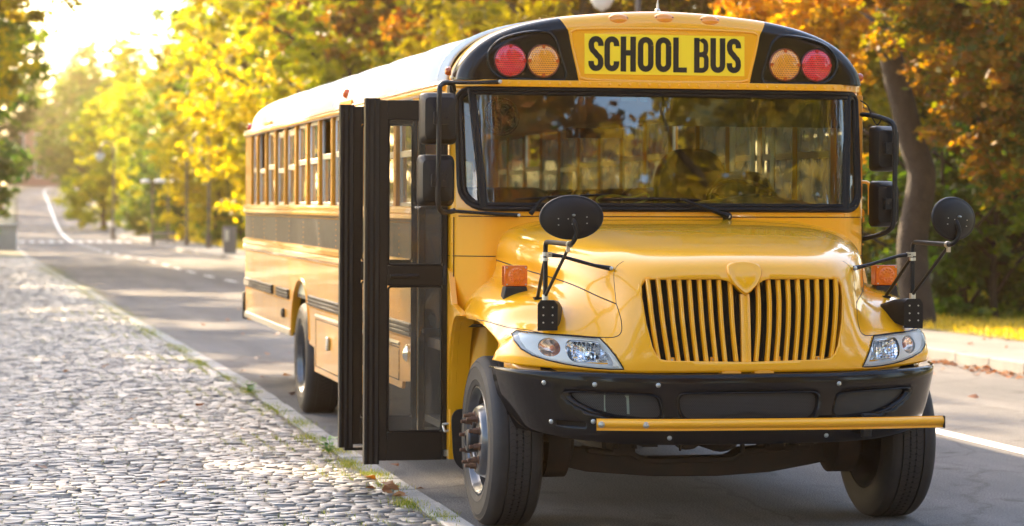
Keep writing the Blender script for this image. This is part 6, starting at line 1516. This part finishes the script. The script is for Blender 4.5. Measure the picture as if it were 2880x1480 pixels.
globe_lamp(1603, 38, 'street lamp whose white globe hangs over the bus roof', 4.98, -1, rad=.19)
x, y = at(470, 92); mb = MB(); mb.tube([(0, 0, 0), (0, 0, 4.2)], .05, 8); mb.tube([(0, 0, 0), (0, 0, .4)], .09, 8); o = mb.build('lamp_post', M['pole']); o.location = (x, y, zt(y)); tag(o, 'plain dark post left of the arched street lamp', 'post')
for u, d, lab in ((383, 98, 'post with two flat white lamp heads, left one of the pair'), (423, 98, 'post with two flat white lamp heads, right one of the pair')):
    x, y = at(u, d); e = empty('twin_lamp', (x, y, zt(y)), lab, 'street lamp', 'twin headed park lamps')
    mb = MB(); mb.tube([(0, 0, 0), (0, 0, 2.45)], .05, 8); mb.tube([(-.26, 0, 2.42), (.26, 0, 2.42)], .025, 6); mb.build('pole', M['pole'], e)
    for q in (-1, 1):
        mb = MB(); mb.lathe([(0, .08), (.12, .06), (.19, 0), (.17, -.06), (0, -.08)], Matrix.Translation((q*.26, 0, 2.50)), 18); mb.build('lamp_head', M['globe'], e)
x, y = at(413, 96); e = empty('park_sign', (x, y, zt(y)), 'low grey sign board on two legs at the edge of the lawn', 'sign')
mb = MB(); mb.box(-.45, .45, -.03, .03, .42, .55); mb.box(-.40, .40, -.028, .028, .22, .34); mb.build('board', mat('sign_grey', (.32, .31, .30), .6), e, bevel=.01)
for q in (-.38, .38): mb = MB(); mb.box(q-.03, q+.03, -.02, .02, 0, .42); mb.build('leg', M['pole'], e)
x, y = at(578, 78); e = empty('notice_pillar', (x, y, zt(y)), 'blue grey notice pillar beside the rear corner of the bus', 'sign')
mb = MB(); mb.box(-.20, .20, -.08, .08, .1, .95); mb.box(-.24, .24, -.1, .1, 0, .1); mb.build('pillar', mat('pillar_grey', (.24, .24, .27), .5), e, bevel=.02); mb = MB(); mb.box(-.15, -.03, -.085, -.08, .5, .85); mb.build('poster', M['globe'], e, smooth=False)
# stone bollards / low wall where the hill begins on the left
x, y = at(-25, 88); mb = MB(); mb.box(-3.0, .9, -.25, .25, 0, .80); mb.box(-3.05, .95, -.30, .30, .80, .92); o = mb.build('low_wall', mat('pale_stone', (.62, .58, .54), .8, vary=(2, .6, (.45, .42, .38))), bevel=.02); o.location = (x, y, 0); tag(o, 'low pale stone wall at the left edge where the hill road starts', 'wall')
# brick house at the top of the hill
x, y = at(105, 250); e = empty('brick_house', (x, y, zt(y)-.3), 'pink brick house at the top of the hill road, half hidden by trees', 'house')
br = mat('old_brick', (.42, .20, .15), .85, vary=(2, .5, (.55, .32, .25))); mb = MB(); mb.box(-3.2, 3.8, 0, 6, 0, 6.2); mb.build('wall', br, e, smooth=False)
mb = MB(); mb.prism([(-3.6, 6.2), (4.2, 6.2), (.3, 8.6)], -.4, 6.4, 'y'); rf = mb.build('roof', mat('roof_tile', (.22, .13, .10), .8), e, smooth=False); mb = MB(); mb.box(1.2, 1.9, 2, 2.7, 7.0, 9.2); mb.build('chimney', br, rf, smooth=False)
for xx in (-2.2, -.2, 1.8):
    for zz_ in (1.2, 4.0): mb = MB(); mb.box(xx-.5, xx+.5, -.06, .02, zz_-.05, zz_+1.45); f = mb.build('window', M['white'], e, smooth=False); mb = MB(); mb.box(xx-.42, xx+.42, -.075, -.065, zz_+.04, zz_+1.36); mb.build('pane', mat('house_glass', (.05, .06, .07), .1), f, smooth=False)


# ------------------------------------------------------------------ every screw, nut, pillar and seam becomes a part of its own
def split_parts(o, gap=.0015):
    me = o.data; n = len(me.vertices); par = list(range(n))
    def fd(a):
        while par[a] != a: par[a] = par[par[a]]; a = par[a]
        return a
    polys = [tuple(p.vertices) for p in me.polygons]
    for p in polys:
        a = fd(p[0])
        for b in p[1:]: par[fd(b)] = a
    co = np.empty(n*3, np.float32); me.vertices.foreach_get('co', co); co = co.reshape(-1, 3)
    comp = {}
    for i, p in enumerate(polys): comp.setdefault(fd(p[0]), []).append(i)
    if len(comp) < 2: return
    bb = []
    for k, fs in comp.items():
        vi = sorted({v for f in fs for v in polys[f]}); bb.append([co[vi].min(0)-gap, co[vi].max(0)+gap, fs])
    groups = []
    for b in bb:                                   # pieces that touch stay together
        hit = [g for g in groups if any(np.all(b[0] <= c[1]) and np.all(c[0] <= b[1]) for c in g)]
        new = [b]
        for g in hit: new = new+g
        groups = [g for g in groups if not any(g is h for h in hit)]+[new]
    if len(groups) < 2: return
    smooth = [p.use_smooth for p in me.polygons]; mi = [p.material_index for p in me.polygons]
    for g in groups:
        fs = sorted(f for b in g for f in b[2]); vi = sorted({v for f in fs for v in polys[f]}); mp = {v: i for i, v in enumerate(vi)}
        m2 = bpy.data.meshes.new(o.name.split('.')[0]); m2.from_pydata(co[vi].tolist(), [], [tuple(mp[v] for v in polys[f]) for f in fs]); m2.update()
        for m in me.materials: m2.materials.append(m)
        m2.polygons.foreach_set('use_smooth', [smooth[f] for f in fs]); m2.polygons.foreach_set('material_index', [mi[f] for f in fs])
        if smooth[0]: m2.set_sharp_from_angle(angle=R(32))
        q = bpy.data.objects.new(o.name.split('.')[0], m2); COL.objects.link(q); q.parent = o.parent
        for md in o.modifiers:
            k = q.modifiers.new(md.name, md.type)
            if md.type == 'BEVEL': k.width = md.width; k.segments = md.segments; k.limit_method = 'ANGLE'; k.angle_limit = md.angle_limit
            if md.type == 'SOLIDIFY': k.thickness = md.thickness; k.offset = md.offset
    bpy.data.objects.remove(o)
SPLIT = ['window_pillar', 'mirror_brace', 'cowl_rivet', 'wheel_nut', 'arm_bolt', 'grille_clip', 'grille_screw', 'header_rivet', 'pillar_rivet', 'brace_bolt', 'post_clamp', 'foot_screw', 'mirror_screw', 'lamp_screw', 'lens_screw', 'dash_vent', 'gutter_block', 'hatch_seam', 'valance_bolt', 'reflector_flute', 'clamp_screw', 'sticker', 'lower_hinge', 'door_glass', 'glass_gasket', 'rear_glass', 'post_brace', 'panel_seam', 'screw', 'door_frame', 'roof_rib', 'hand_hole', 'arm_hinge', 'ceiling_bulkhead']
for o in [q for q in bpy.data.objects if q.type == 'MESH' and q.parent and q.name.split('.')[0] in SPLIT]: split_parts(o)
for o in bpy.data.objects:
    if o.name.split('.')[0] == 'side_rivets': o['kind'] = 'stuff'

# ------------------------------------------------------------------ haze volume added for the warm glow of the sun flare
if HAZE:
    mb = MB(); mb.box(-140, 160, -60, 330, -1.5, 30); o = mb.build('haze', [], smooth=False); o['kind'] = 'stuff'; o['label'] = 'warm haze added over the whole scene for the sun flare glow'; o['category'] = 'haze'
    m = bpy.data.materials.new('haze'); m.use_nodes = True; n = m.node_tree; n.nodes.clear(); ou = n.nodes.new('ShaderNodeOutputMaterial'); v = n.nodes.new('ShaderNodeVolumePrincipled')
    v.inputs['Color'].default_value = (1.0, .68, .36, 1); v.inputs['Density'].default_value = HAZE; v.inputs['Anisotropy'].default_value = .80; n.links.new(v.outputs[0], ou.inputs['Volume'])
    o.data.materials.append(m)
